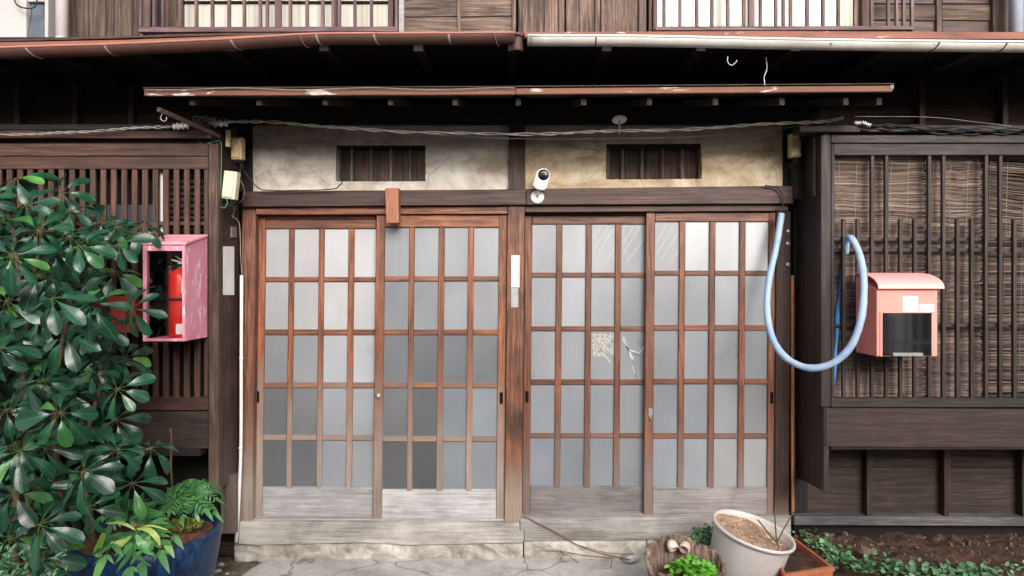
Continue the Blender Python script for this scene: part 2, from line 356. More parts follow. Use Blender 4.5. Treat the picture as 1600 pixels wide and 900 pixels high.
def ground_mat(name, cols, sc=12, bump=.8, dist=.01, rough=.95, fleck=None, crack=False):
    b = NB(name); co = b.coords((1, 1, 1), rnd=False, world=True)
    n1 = b.noise(co, sc, 9, .68, .5); n0 = b.noise(co, sc*.22, 4, .6, .6); n2 = b.noise(co, sc*9, 5, .7)
    c = b.ramp(n1, [(.3, cols[0]), (.5, cols[1]), (.7, cols[2])])
    c = b.mix(1, c, b.ramp(n0, [(.3, .66), (.7, 1.15)]), 'MULTIPLY'); c = b.mix(.6, c, b.ramp(n2, [(.3, .7), (.7, 1.2)]), 'MULTIPLY')
    if fleck:
        v = b.n('ShaderNodeTexVoronoi', i_Scale=sc*7); b.l(co, v.inputs['Vector'])
        f = b.ramp(v.outputs['Distance'], [(.12, 1.0), (.2, 0.0)]); f2 = b.math('MULTIPLY', f, b.ramp(n1, [(.45, 0.0), (.6, 1.0)]))
        c = b.mix(f2, c, fleck)
    if crack:
        cn = b.n('ShaderNodeTexNoise', i_Scale=5.0); b.l(co, cn.inputs['Vector']); cr = b.n('ShaderNodeTexVoronoi', feature='DISTANCE_TO_EDGE', i_Scale=1.6); b.l(b.mix(.14, co, cn.outputs['Color']), cr.inputs['Vector'])
        c = b.mix(b.math('MULTIPLY', b.ramp(cr.outputs['Distance'], [(.0, 1.0), (.010, 0.0)]), .7), c, C(90, 82, 74))
    b.bump(b.math('ADD', n1, b.math('MULTIPLY', n2, .25)), bump, dist); return b.out(c, rough)
M['concrete'] = ground_mat('worn_concrete', (C(158, 152, 146), C(196, 192, 187), C(214, 211, 207)), 7, .6, .006, crack=True)
M['soil'] = ground_mat('dark_brown_soil', (C(40, 26, 20), C(74, 50, 38), C(108, 80, 62)), 16, 1, .02, .95, C(170, 140, 116))
M['asphalt'] = ground_mat('street_asphalt', (C(84, 84, 84), C(108, 106, 104), C(124, 122, 118)), 9, .5, .004)
M['grit'] = ground_mat('gritty_earth', (C(70, 60, 50), C(112, 100, 86), C(150, 140, 126)), 14, 1, .012, .95, C(200, 194, 184))
M['potsoil'] = ground_mat('sandy_pot_soil', (C(140, 104, 76), C(186, 152, 124), C(212, 190, 168)), 30, 1, .01, .95, C(120, 90, 66))
M['drysoil'] = ground_mat('reddish_pot_soil', (C(60, 36, 26), C(100, 64, 46), C(140, 100, 76)), 34, 1, .01)
def reedmat():
    b = NB('reed'); s = b.geo.outputs['Random Per Island']
    c = b.ramp(s, [(0, C(76, 60, 53)), (.4, C(112, 93, 83)), (.75, C(138, 118, 107)), (1, C(172, 154, 142))])
    n = b.noise(b.coords((5, 5, 12)), 1, 5, .65, .6); c = b.mix(1, c, b.ramp(n, [(.3, .55), (.7, 1.2)]), 'MULTIPLY')
    return b.out(c, .7)
M['reed'] = reedmat()
def curt(name, a, bb):
    b = NB(name); n = b.noise(b.coords((28, 1, .5), world=True, rnd=False), 1, 3, .5, .2); n2 = b.noise(b.coords((3, 1, 2)), 1, 3)
    c = b.ramp(n, [(.3, a), (.55, bb)]); c = b.mix(.5, c, b.ramp(n2, [(.3, .85), (.7, 1.1)]), 'MULTIPLY')
    return b.out(c, .3, Coat_Weight=.5, Coat_Roughness=.05)
M['curt_l'] = curt('curtained_glass', C(150, 140, 124), C(196, 192, 182))
M['curt_r'] = curt('cream_curtained_glass', C(158, 157, 128), C(178, 177, 152))
def clearglass():
    m = bpy.data.materials.new('clear_glass'); m.use_nodes = True; t = m.node_tree; t.nodes.clear()
    o = t.nodes.new('ShaderNodeOutputMaterial'); x = t.nodes.new('ShaderNodeMixShader'); tr = t.nodes.new('ShaderNodeBsdfTransparent')
    g = t.nodes.new('ShaderNodeBsdfGlossy'); g.inputs['Roughness'].default_value = .05; tr.inputs[0].default_value = (.96, .96, .95, 1)
    f = t.nodes.new('ShaderNodeFresnel'); f.inputs[0].default_value = 1.5
    t.links.new(f.outputs[0], x.inputs[0]); t.links.new(tr.outputs[0], x.inputs[1]); t.links.new(g.outputs[0], x.inputs[2]); t.links.new(x.outputs[0], o.inputs[0])
    return m
M['clear'] = clearglass()
b = NB('smoked_window'); M['smoked'] = b.out((.006, .007, .009), .04, IOR=2.1)

# ---------------------------------------------------------------- ground
def sheet(name, x0, x1, y0, y1, nx, ny, zf, mat, **kw):
    vs = [(x0+(x1-x0)*i/nx, y0+(y1-y0)*j/ny, 0) for j in range(ny+1) for i in range(nx+1)]
    vs = [(x, y, zf(x, y)) for x, y, _ in vs]
    fs = [(j*(nx+1)+i, j*(nx+1)+i+1, (j+1)*(nx+1)+i+1, (j+1)*(nx+1)+i) for j in range(ny) for i in range(nx)]
    return tag(mk(name, vs, fs, mat, None, True), **kw)
sheet('ground', -150, 150, -150, 150, 4, 4, lambda x, y: -.06, M['asphalt'], kind='structure')
N3 = lambda x, y, s, k=0: noise.noise(Vector((x*s, y*s, k)))
def pave_z(x, y):
    e = x+1.50+.55*(y+.08)*-.35+.05*N3(x, y, 7)+.02*N3(x, y, 24); return .016-.05*max(0, min(1, (.03-e)/.06))+\
        .5*(.010*N3(x, y, 3)+.003*N3(x, y, 20))
sheet('pavement', -1.72, .78, -1.0, -.065, 160, 60, pave_z, M['concrete'], kind='structure')
sheet('earth_path', -5, -1.20, -1.2, .1, 140, 60, lambda x, y: (-.005 if x < -1.4 else -.03)+.014*N3(x, y, 6)+.010*N3(x, y, 25), M['grit'], kind='structure')
sheet('soil_bed', .76, 5.0, -1.2, .1, 260, 110, lambda x, y: -.02+.15*min(1, max(0, (x-.95)/.8))*min(1, max(0, (y+1.1)/.9))+.03*N3(x, y, 5)+.018*N3(x, y, 17)+.010*N3(x, y, 45), M['soil'], kind='structure')

# ---------------------------------------------------------------- the two row houses
HG = 'adjoining wooden row houses'
HL = thing('wooden_house', 'left wooden row house with red-brown gutter, orange sliding doors and grey plaster', 'house', (-2, 0, 0), HG)
HR = thing('wooden_house', 'right wooden row house with white gutter, yellowed plaster and reed blinds', 'house', (2, 0, 0), HG)
boxW('inner_wall', (-4.6, .10, 0), (-.02, .3, 4.6), M['void'], HL, 0)
boxW('inner_wall', (-.018, .10, 0), (4.6, .3, 4.6), M['void'], HR, 0)
# --- sliding doors
def door(parent, xs_out, cols, rows, ytop, ybot, trail, Yf, mk_, panelmat, label, tones, lab_panel=None):
    """xs_out: (left edge, right edge) of the frame; cols: glass columns; rows: glass rows"""
    x0, x1 = xs_out
    a, bx = M[mk_+'_z'], M[mk_+'_x']
    xc, yc = (x0+x1)/2, (ytop+ybot)/2
    D = bpy.data.objects.new('sliding_door', None); link(D, W(xc, ybot, Yf), parent); D['label'] = label
    board('stile', x0, ytop, cols[0][0], ybot, Yf, .032, a, D, .0025, True)
    board('stile', cols[-1][1], ytop, x1, ybot, Yf, .032, a, D, .0025, True)
    board('top_rail', cols[0][0]+.3, ytop+.5, cols[-1][1]-.3, rows[0][0], Yf+.003, .028, bx, D, .0025, True)
    board('bottom_panel', cols[0][0]+.3, rows[-1][1], cols[-1][1]-.3, ybot-.5, Yf+.004, .026, panelmat, D, .003, True)
    for i in range(len(cols)-1):
        board('muntin', cols[i][1], rows[0][0]+.2, cols[i+1][0], rows[-1][1]+2.5, Yf+.0015, .016, a, D, .0025, True)
    for j in range(len(rows)-1):
        for i in range(len(cols)):
            board('crossbar', cols[i][0]+.2, rows[j][1], cols[i][1]-.2, rows[j+1][0], Yf+.006, .012, bx, D, .0018, True)
    for j in range(len(rows)):
        for i in range(len(cols)):
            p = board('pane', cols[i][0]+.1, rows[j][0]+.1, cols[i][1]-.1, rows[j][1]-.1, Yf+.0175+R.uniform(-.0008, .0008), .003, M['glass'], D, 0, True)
            r, g, bb = tones[j][i]; r, g, bb = (.86*v_+.14*150 for v_ in (r, g, bb)); q = R.uniform(.96, 1.03)*.90; lin = C(r*q, g*q, bb*q*1.012); p.color = (*lin, 1)  # opaque panes: brightness of what lies behind is put into their colour
    return D
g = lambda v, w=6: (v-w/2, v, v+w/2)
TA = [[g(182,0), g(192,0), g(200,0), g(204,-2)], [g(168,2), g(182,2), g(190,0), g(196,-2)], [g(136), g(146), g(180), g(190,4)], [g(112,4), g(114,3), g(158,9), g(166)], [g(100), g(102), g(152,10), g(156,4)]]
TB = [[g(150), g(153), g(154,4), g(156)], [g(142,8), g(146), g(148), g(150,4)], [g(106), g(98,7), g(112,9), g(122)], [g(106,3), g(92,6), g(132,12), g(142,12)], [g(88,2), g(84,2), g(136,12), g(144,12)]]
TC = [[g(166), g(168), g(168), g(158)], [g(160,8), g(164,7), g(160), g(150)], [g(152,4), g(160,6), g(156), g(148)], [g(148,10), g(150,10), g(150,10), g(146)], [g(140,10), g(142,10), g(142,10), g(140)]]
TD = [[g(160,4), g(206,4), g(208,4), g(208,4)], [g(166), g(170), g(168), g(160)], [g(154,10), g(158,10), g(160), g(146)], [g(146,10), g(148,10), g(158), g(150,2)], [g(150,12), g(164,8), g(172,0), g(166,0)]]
rA = [(357, 433), (440, 515), (523, 598), (606, 680), (688, 761)]
rB = [(355, 432), (439, 515), (523, 598), (606, 682), (690, 765)]
rC = [(350, 426), (433, 510), (517, 593), (601, 677), (684, 760)]
rD = [(346, 423), (430, 508), (516, 592), (600, 677), (685, 761)]
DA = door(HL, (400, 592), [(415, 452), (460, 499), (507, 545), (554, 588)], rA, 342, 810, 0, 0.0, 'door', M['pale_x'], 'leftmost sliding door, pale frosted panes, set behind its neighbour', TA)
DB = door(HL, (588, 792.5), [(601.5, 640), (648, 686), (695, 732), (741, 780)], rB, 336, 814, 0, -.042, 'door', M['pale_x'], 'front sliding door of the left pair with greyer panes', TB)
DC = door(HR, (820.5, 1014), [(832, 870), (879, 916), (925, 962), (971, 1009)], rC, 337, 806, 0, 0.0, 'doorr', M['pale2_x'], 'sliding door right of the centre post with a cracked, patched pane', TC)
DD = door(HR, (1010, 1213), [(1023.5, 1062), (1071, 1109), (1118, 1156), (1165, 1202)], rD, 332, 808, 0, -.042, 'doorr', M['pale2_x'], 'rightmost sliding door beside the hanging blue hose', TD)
# finger pulls and locks
def pull(par, x, y, Y, w=5, h=18):
    p = board('finger_pull', LE(x-w/2, y), y-h/2, LE(x+w/2, y), y+h/2, Y-.002, .004, M['blackplastic'], par, .001)
    return p
pull(DA, 406, 620, 0.0); pull(DB, 786, 622, -.042); pull(DC, 826, 620, 0.0); pull(DD, 1208, 622, -.042)
lathe('lock', [(0.0, -.012), (.007, -.012), (.011, -.009), (.017, -.006), (.019, 0)], T(W(591, 619, -.042), -90), M['steel'], DB, 20, False)
q = board('lock', 1013, 638, 1020, 651, -.050, .010, M['steel'], DD, .002)
tube('latch_tip', [W(1016.5, 650, -.05), W(1016.5, 657, -.05)], .004, M['steel'], DD)
# pale diagonal streaks on the upper panes, torn paper and a taped crack
def strips(par, name, segs, Y, wpx, mat):
    G = []
    for (xa, ya, xb, yb) in segs:
        n = 6; P = []
        for k in range(n+1):
            t = k/n; ww = wpx*(.5+.8*abs(noise.noise(Vector((xa+k, ya, k*.7)))))
            P.append((xa+(xb-xa)*t, ya+(yb-ya)*t, ww))
        ln = math.hypot(xb-xa, yb-ya); nx, ny = (yb-ya)/ln, -(xb-xa)/ln
        vs = []
        for x, y, ww in P:
            vs += [W(x+nx*ww/2, y+ny*ww/2, Y), W(x-nx*ww/2, y-ny*ww/2, Y)]
        vs2 = [v+Vector((0, .0006, 0)) for v in vs]; m = len(vs)
        fs = [(2*i, 2*i+1, 2*i+3, 2*i+2) for i in range(n)]+[(m+2*i+2, m+2*i+3, m+2*i+1, m+2*i) for i in range(n)]
        fs += [(2*i, 2*i+2, m+2*i+2, m+2*i) for i in range(n)]+[(2*i+1, m+2*i+1, m+2*i+3, 2*i+3) for i in range(n)]
        G.append((vs+vs2, fs))
    return mk(name, *joinG(G), mat, par)
M['tape_and_streak'] = paint('old_white_tape_and_streak', C(188, 190, 190), .6, C(170, 172, 174), .6)
M['paper'] = paint('torn_paper', C(186, 184, 176), .8, C(128, 122, 112), .8, None, .3, 30)
strips(DC, 'pale_streak', [(927, 372, 938, 356), (930, 386, 951, 354), (935, 395, 958, 358), (945, 412, 960, 388), (972, 382, 988, 356), (974, 396, 1000, 354), (980, 410, 1005, 374), (992, 418, 1006, 398)], .0160, 1.0, M['tape_and_streak'])
strips(DD, 'pale_streak', [(1026, 378, 1042, 350), (1026, 398, 1052, 353), (1032, 408, 1058, 365), (1044, 416, 1060, 392)], -.0260, 1.0, M['tape_and_streak'])
G = []
for k in range(150):
    x = 926+R.random()**.8*34; y = 522+R.random()*34; s = R.uniform(.8, 2.4)
    if x > 950 and y > 552: continue
    n = 6; f = [W(x+s*math.cos(2*math.pi*i/n+k)*R.uniform(.6, 1.2), y+1.3*s*math.sin(2*math.pi*i/n+k)*R.uniform(.6, 1.2), .0150-.00001*k) for i in range(n)]
    bk = [v+Vector((0, .0005, 0)) for v in f]
    G.append((f+bk, [tuple(range(n)), tuple(range(2*n-1, n-1, -1))]+[(i, (i+1) % n, n+(i+1) % n, n+i) for i in range(n)]))
mk('torn_paper', *joinG(G), M['paper'], DC)
strips(DC, 'tape_strip', [(974, 526, 982, 548), (982, 546, 992, 584), (984, 547, 1000, 552), (998, 552, 1008, 540), (946, 556, 954, 566), (972, 528, 990, 562)], .0150, 2.4, M['tape_and_streak'])
strips(DC, 'crack', [(975, 530, 988, 570), (986, 560, 995, 592), (990, 552, 1009, 560)], .0146, .7, M['cabled'])
# --- frame of the entrance
board('jamb', 378, 322, 399.5, 815, -.06, .10, M['jamb_z'], HL, .003, True)
board('door_track', 400, 323.5, 793, 335, -.065, .10, M['door_x'], HL, .002, False, -1)
board('head_rail', 400, 335.5, 587, 341.5, -.004, .06, M['jamb_x'], HL, .002)
board('post', 793, 322, 820, 816, -.075, .12, M['post'], HL, .003, True)
board('door_track', 820.5, 321.5, 1232, 331.5, -.065, .10, M['beam_x'], HR, .002, False, -2)
board('head_rail', 821, 333, 1009, 336.5, -.004, .06, M['beam_x'], HR, .002)
board('jamb', 1213.5, 330, 1236, 806, -.06, .10, M['jambd_z'], HR, .003, True)
poly('lintel_beam', [(378, 299), (1, 1), (1, 1), (378, 322)][0:1]+[(822, 295.5), (822, 320), (378, 323)], -.10, .14, M['beam_x'], HL, .003)
poly('lintel_beam', [(822.5, 295), (1240, 290), (1240, 318), (822.5, 320)], -.10, .14, M['beam_x'], HR, .003)
for a, y in ((680, 0), (730, 0), (990, 0)): pass
# --- sill with its stepped joint, crumbling foundation
poly('sill', [(374, 816), (812, 817), (812, 829), (818.5, 829), (818.5, 848), (640, 852), (560, 848), (400, 852), (372, 850)], -.085, .16, M['sill_x'], HL, .003)
poly('sill', [(812.8, 810), (1236, 806), (1236, 838), (1120, 842), (819.3, 846), (819.3, 828.2), (812.8, 828.2)], -.083, .16, M['sill_x'], HR, .003)
board('threshold_track', 398, 811, 792, 816.3, -.05, .07, M['pale_x'], HL, .001)
board('threshold_track', 821, 806.5, 1210, 810.5, -.05, .07, M['pale2_x'], HR, .001)
def stone_row(par, x0, x1, seams, ya, yb, Y):
    xs = [x0]+seams+[x1]
    for a, b_ in zip(xs, xs[1:]):
        n = max(4, int((b_-a)/3)); m = 8; vs = []
        for j in range(m+1):
            for i in range(n+1):
                x = a+1+(b_-a-2)*i/n; y = ya+(yb-ya)*j/m
                v = W(x, y, Y); dd = .022*N3(v.x*9, v.z*16, 1, 3)+.012*N3(v.x*34, v.z*34, 1, 3)+.03*max(0, N3(v.x*5, 2, 1, 7))*(j/m)
                e = 1.0*min(j+.3, m-j+.3, 1.0); v.y += dd-.012*e; vs.append(v)
        k = len(vs); vs += [v+Vector((0, .1, 0)) for v in vs]; fs = []
        for j in range(m):
            for i in range(n):
                p = j*(n+1)+i; fs.append((p, p+1, p+n+2, p+n+1))
        rim = [i for i in range(n+1)]+[j*(n+1)+n for j in range(1, m+1)]+[m*(n+1)+i for i in range(n-1, -1, -1)]+[j*(n+1) for j in range(m-1, 0, -1)]
        for p, q_ in zip(rim, rim[1:]+rim[:1]): fs.append((p, p+k, q_+k, q_))
        mk('foundation_stone', vs, fs, M['stone'], par, True)
stone_row(HL, 366, 818, [], 848, 880, -.062)
stone_row(HR, 818, 1240, [1010], 842, 880, -.062)
# --- plaster panels with vents
def plaster_panel(par, x0, y0, x1, y1, hole, mat, dyb=0):
    hx0, hy0, hx1, hy1 = hole; Y = -.02
    def axis(a, b_, h0, h1, st=4):
        s = []
        for p, q_ in ((a, h0), (h0, h1), (h1, b_)):
            n = max(1, round((q_-p)/st)); s += [p+(q_-p)*i/n for i in range(n)]
        return s+[b_]
    xs = axis(x0, x1, hx0, hx1); ys = axis(y0, y1, hy0, hy1); vs = []; ix = {}
    for j, y in enumerate(ys):
        for i, x in enumerate(xs):
            yy = y+dyb*(x-x0)/(x1-x0); v = W(x, yy, Y)
            h = .010*N3(v.x*5, v.z*5, 1, 9)+.005*N3(v.x*16, v.z*16, 1, 4)
            edge = min(abs(x-hx0), abs(x-hx1)) < .1 and hy0-.1 <= y <= hy1+.1 or min(abs(y-hy0), abs(y-hy1)) < .1 and hx0-.1 <= x <= hx1+.1
            if edge: v.x += .004*N3(v.z*60, v.x*9, 1); v.z += .004*N3(v.x*60, 3, 1)
            v.y += h; ix[i, j] = len(vs); vs.append(v)
    fs = []; k0 = len(vs)
    inh = lambda i, j: hx0-.1 <= xs[i] and xs[i+1] <= hx1+.1 and hy0-.1 <= ys[j] and ys[j+1] <= hy1+.1
    for j in range(len(ys)-1):
        for i in range(len(xs)-1):
            if not inh(i, j): fs.append((ix[i, j], ix[i, j+1], ix[i+1, j+1], ix[i+1, j]))
    bi = [i for i, x in enumerate(xs) if hx0-.1 <= x <= hx1+.1]; bj = [j for j, y in enumerate(ys) if hy0-.1 <= y <= hy1+.1]
    ring = [(i, bj[0]) for i in bi]+[(bi[-1], j) for j in bj[1:]]+[(i, bj[-1]) for i in bi[-2::-1]]+[(bi[0], j) for j in bj[-2:0:-1]]
    bk = []
    for r_ in ring: v = Vector(vs[ix[r_]]); v.y = .05; bk.append(len(vs)); vs.append(v)
    for a in range(len(ring)):
        b_ = (a+1) % len(ring); fs.append((ix[ring[a]], ix[ring[b_]], bk[b_], bk[a]))
    return mk('plaster_wall', vs, fs, mat, par, False)
def smooth_ang(o):
    for p in o.data.polygons: p.use_smooth = True
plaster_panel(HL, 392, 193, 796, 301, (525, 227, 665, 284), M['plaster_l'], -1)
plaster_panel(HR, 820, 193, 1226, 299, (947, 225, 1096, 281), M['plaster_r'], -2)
def vent(par, x0, y0, x1, y1, bars, fm, bmat):
    V = bpy.data.objects.new('vent_window', None); link(V, W((x0+x1)/2, y1, 0), par)
    board('back_board', x0-4, y0-3, x1+4, y1+3, .055, .02, fm, V, 0)
    board('frame_side', x0+.5, y0+5, x0+6, y1-.5, .0, .05, bmat, V, .001)
    board('frame_side', x1-4, y0+5, x1-.5, y1-.5, .0, .05, bmat, V, .001)
    board('frame_top', x0+.5, y0+.5, x1-.5, y0+5, .0, .05, bmat, V, .001)
    for b_ in bars: board('bar', b_-2, y0+5, b_+2, y1-.5, .004+R.uniform(0, .006), .012, bmat, V, .001, dy=0)
M['ventb'] = wood('vent_back_wood', C(64, 50, 42), C(92, 74, 64), C(112, 92, 80), 'z', .8)
M['vents'] = wood('vent_bar_brown', C(84, 70, 60), C(116, 98, 86), C(140, 120, 106), 'z', .7)
M['ventg'] = wood('vent_bar_green_grey', C(78, 82, 74), C(110, 110, 100), C(138, 132, 120), 'z', .7)
vent(HL, 525, 227, 665, 284, (549.5, 580, 610.5, 640.5), M['ventb'], M['ventg'])
vent(HR, 947, 225, 1096, 281, (973, 1003.5, 1035.5, 1066), M['ventb'], M['vents'])
# --- posts and beams round the plaster
board('post', 372, 186, 394, 299, -.035, .10, M['black_z'], HL)
board('post', 795, 190, 821, 296, -.055, .10, M['beam_z'], HL)
board('post', 1224, 186, 1242, 292, -.035, .10, M['black_z'], HR)
board('upper_beam', 340, 160, 807, 194, -.06, .14, M['black_x'], HL)
board('upper_beam', 808, 160, 1290, 194, -.06, .14, M['black_x'], HR)
# --- projecting side boards (returns) of the two lattice bays
def ret(par, xb, xf, ytb, ytf, ybb, ybf, t, mat, name='side_board'):
    a = W(xb, ytb, -.01); b_ = W(xb, ybb, -.01); X = a.x
    kf = (xf-800); Yf = X*F/kf+CY
    c = W(xf, ybf, Yf); e = W(xf, ytf, Yf)
    fr = [Vector((X, a.y, a.z)), Vector((X, e.y, e.z)), Vector((X, c.y, c.z)), Vector((X, b_.y, b_.z))]
    return prismW(name, fr, [v+Vector((t, 0, 0)) for v in fr], mat, par, .002), X, Yf
s1, XL, YL = ret(HL, 374, 341, 196, 205, 749, 764, -.03, M['retl'])
s2, XR, YR = ret(HR, 1243, 1287, 190, 196, 745, 768, .03, M['latr_z'])
YLAT = -.38
board('corner_post', 325.5, 224, 341, 772, YLAT-.012, .05, M['retl'], HL, .003)
board('corner_post', 1283, 211, 1298.5, 636, YLAT-.012, .05, M['latr_z'], HR, .003)
board('post', 1240, 290, 1262, 800, -.02, .05, M['black_z'], HR)
board('post', 345, 748, 369, 834, -.10, .05, M['jamb_z'], HL)
board('strut', 352, 742, 368, 834, -.16, .04, M['retl'], HL)
# --- left lattice bay
Lw = bpy.data.objects.new('lattice_window', None); link(Lw, W(160, 640, YLAT), HL)
board('frame_rail', -260, 224, 325, 243.5, YLAT-.012, .05, M['latl_x'], Lw)
board('frame_rail', -260, 244.5, 325, 264, YLAT-.006, .045, M['latl_x'], Lw)
board('frame_stile', 318.5, 264.5, 325, 620, YLAT-.004, .04, M['latl_z'], Lw)
board('frame_rail', -260, 621, 325, 641, YLAT-.008, .05, M['latl_x'], Lw)
first = None
for k in range(34):
    x = 303.5-16.32*k
    if first is None: first = board('slat', x, 263.5, x+8.6, 621.5, YLAT, .014, M['latl_z'], Lw, .0015); c0 = WP[first.name].copy(); x00 = x
    else: share(first, 'slat', c0+Vector(((x-x00)*(YLAT-CY)/F, R.uniform(-.001, .001), 0)), Lw)
for y in (346, 486): board('crossbar', -260, y, 322, y+6, YLAT+.016, .012, M['latl_x'], Lw)
board('shutter_panel', -260, 258, 325, 640, YLAT+.10, .02, M['void'], Lw, 0)
for k in range(12): board('louver', 262, 271+9.5*k, 318, 276.5+9.5*k, YLAT+.085, .010, M['base_x'], Lw, .001)
board('grey_pane', 130, 320, 262, 370, YLAT+.088, .006, M['bluegrey'], Lw, 0)
board('white_strip', 249.5, 262, 254, 372, YLAT+.05, .008, M['white'], Lw, .001)
board('apron_beam', -260, 643, 325, 701, YLAT-.003, .06, M['base_x'], HL, .003)
board('eave_beam', -260, 203, 330, 216, YLAT-.02, .06, M['latl_x'], HL)
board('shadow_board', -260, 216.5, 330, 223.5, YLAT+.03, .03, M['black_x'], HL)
boxW('bay_roof', (-3.6, YLAT-.03, 2.472), (-1.63, .1, 2.50), M['black_x'], HL, 0)
boxW('bay_floor', (-3.6, YLAT, .70), (-1.70, .1, .74), M['black_x'], HL, 0)
# boards under the left bay, in shade
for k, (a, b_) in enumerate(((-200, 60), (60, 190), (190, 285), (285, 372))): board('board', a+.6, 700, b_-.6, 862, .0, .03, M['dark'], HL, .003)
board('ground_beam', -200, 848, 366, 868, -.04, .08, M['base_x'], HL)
# --- right lattice bay
Rw = bpy.data.objects.new('lattice_window', None); link(Rw, W(1450, 636, YLAT), HR)
board('frame_rail', 1299, 211, 1790, 223, YLAT-.020, .06, M['latr_x'], Rw)
board('frame_rail', 1303, 223.8, 1790, 242, YLAT-.006, .045, M['latr_x'], Rw)
board('frame_stile', 1299, 223.8, 1304, 636, YLAT-.002, .04, M['latr_z'], Rw)
board('frame_rail', 1299, 622, 1790, 636.5, YLAT-.014, .05, M['latr_x'], Rw)
xs = [1316.5+22.25*k for k in range(22)]; fl = fs_ = None
for k, x in enumerate(xs):
    long_ = k % 4 in (2, 3); key = fl if long_ else fs_
    if key is None:
        o = board('slat', x, 241 if long_ else 342, x+5.2, 622.5, YLAT+.002, .020, M['latr_z'], Rw, .0015); rec = (o, WP[o.name].copy(), x)
        if long_: fl = rec
        else: fs_ = rec
    else: share(key[0], 'slat', key[1]+Vector(((x-key[2])*(YLAT+.002-CY)/F, R.uniform(-.0015, .0015), 0)), Rw)
for y in (371, 388, 506): board('crossbar', 1300, y, 1790, y+5, YLAT+.023, .012, M['latr_x'], Rw, .001)
board('shutter_panel', 1290, 215, 1790, 640, YLAT+.20, .02, M['black_z'], Rw, 0)
board('apron_beam', 1290, 637.3, 1790, 698, YLAT-.006, .07, wood('apron_wood', C(38, 27, 24), C(60, 43, 38), C(82, 62, 55), 'x', .5), HR, .003, dy=3)
board('eave_beam', 1250, 196, 1790, 206, YLAT-.03, .10, M['latr_x'], HR)
boxW('bay_roof', (1.66, YLAT-.02, 2.475), (4.0, .1, 2.50), M['black_x'], HR, 0)
boxW('bay_floor', (1.74, YLAT, .735), (4.0, .1, .76), M['black_x'], HR, 0)
# boards under the right bay
for (ya, yb) in ((690, 729.6), (730.4, 806)):
    for a, b_ in ((1243, 1357), (1357.6, 1477), (1477.6, 1601), (1601.6, 1800)): board('board', a, ya, b_, yb, .0+R.uniform(0, .004), .03, M['base_x'], HR, .002)
for x in (1357, 1478, 1600, 1722): poly('batten', [(x-3, 690), (x+8, 690), (x+5, 811), (x-2, 811)], -.055, .054, M['beam_z'] if x == 1478 else M['base_z'], HR, .002)
board('base_plank', 1241, 807, 1800, 821, -.065, .09, wood('greyed_base_plank', C(70, 66, 68), C(98, 94, 97), C(124, 120, 122), 'x', .7), HR, .003, dy=2)
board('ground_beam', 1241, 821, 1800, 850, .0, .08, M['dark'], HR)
# --- dark wall above the bays with its battens
def updark(par, xa, xb, xs_, bat):
    e = [xa]+xs_+[xb]
    for a, b_ in zip(e, e[1:]): board('upper_board', a+.4, 88, b_-.4, 205, -.005, .04, bat, par, .002)
M['updk'] = wood('dark_upper_wood', C(24, 16, 13), C(38, 25, 21), C(54, 36, 30), 'x', .8)
updark(HR, 1290, 1800, [1438, 1570, 1700], M['updk'])
for x in (1437, 1567, 1700): board('batten', x, 100, x+9, 200, -.06, .055, M['beam_z'], HR)
updark(HL, -220, 372, [28, 115, 203, 300], M['updk'])
for x in (22, 112, 200): board('batten', x, 130, x+8, 203, -.06, .055, M['beam_z'], HL)
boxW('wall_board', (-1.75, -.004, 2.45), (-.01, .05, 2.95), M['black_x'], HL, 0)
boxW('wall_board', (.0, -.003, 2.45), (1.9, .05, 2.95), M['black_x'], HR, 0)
# --- main eave: soffit boards and joists
def slab(name, x0, x1, ya, za, yb, zb, t, mat, par, bev=.001):
    v = [Vector((x0, ya, za)), Vector((x1, ya, za)), Vector((x1, yb, zb)), Vector((x0, yb, zb))]
    return prismW(name, v, [p+Vector((0, 0, t)) for p in v], mat, par, bev)
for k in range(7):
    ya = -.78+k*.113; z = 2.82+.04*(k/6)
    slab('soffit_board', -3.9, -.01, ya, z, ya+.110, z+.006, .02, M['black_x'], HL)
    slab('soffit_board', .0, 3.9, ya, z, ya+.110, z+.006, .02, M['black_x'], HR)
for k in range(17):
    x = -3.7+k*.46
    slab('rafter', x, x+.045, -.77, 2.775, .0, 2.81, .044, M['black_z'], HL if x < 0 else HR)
# --- little canopy over both doors
def canopy(par, xa, xb, ya, yb, rafters):
    K = bpy.data.objects.new('canopy', None); link(K, W((xa+xb)/2, (ya+yb)/2, -.75), par)
    poly('fascia', [(xa, ya), (xb, yb), (xb, yb+9.5), (xa, ya+9.5)], -.752, .02, M['fascia'], K, .002)
    a, b_ = W(xa, ya, -.75), W(xb, yb, -.75)
    vs = [a+Vector((0, -.012, .004)), b_+Vector((0, -.012, .004)), Vector((b_.x, 0, b_.z+.17)), Vector((a.x, 0, a.z+.17))]
    prismW('tin_sheet', vs, [v+Vector((0, 0, .004)) for v in vs], M['tin'], K, 0)
    vs = [a+Vector((.01, .03, -.014)), b_+Vector((-.01, .03, -.014)), Vector((b_.x-.01, 0, b_.z+.15)), Vector((a.x+.01, 0, a.z+.15))]
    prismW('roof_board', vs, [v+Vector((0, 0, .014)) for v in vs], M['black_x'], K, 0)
    for x in rafters:
        p = W(x, 153, -.70); v = [Vector((p.x-.013, -.70, p.z)), Vector((p.x+.013, -.70, p.z)), Vector((p.x+.013, 0, p.z+.17)), Vector((p.x-.013, 0, p.z+.17))]
        prismW('rafter', v, [q_+Vector((0, 0, -.036)) for q_ in v], M['canraft'], K, .001)
M['canraft'] = wood('canopy_rafter_wood', C(28, 23, 20), C(42, 36, 31), C(62, 54, 48), 'y', .8)
canopy(HL, 225, 805.5, 140, 138, [300, 404, 508, 610, 711])
canopy(HR, 806, 1395, 137.8, 133.5, [810, 912, 1015, 1118, 1222, 1322, 1374])
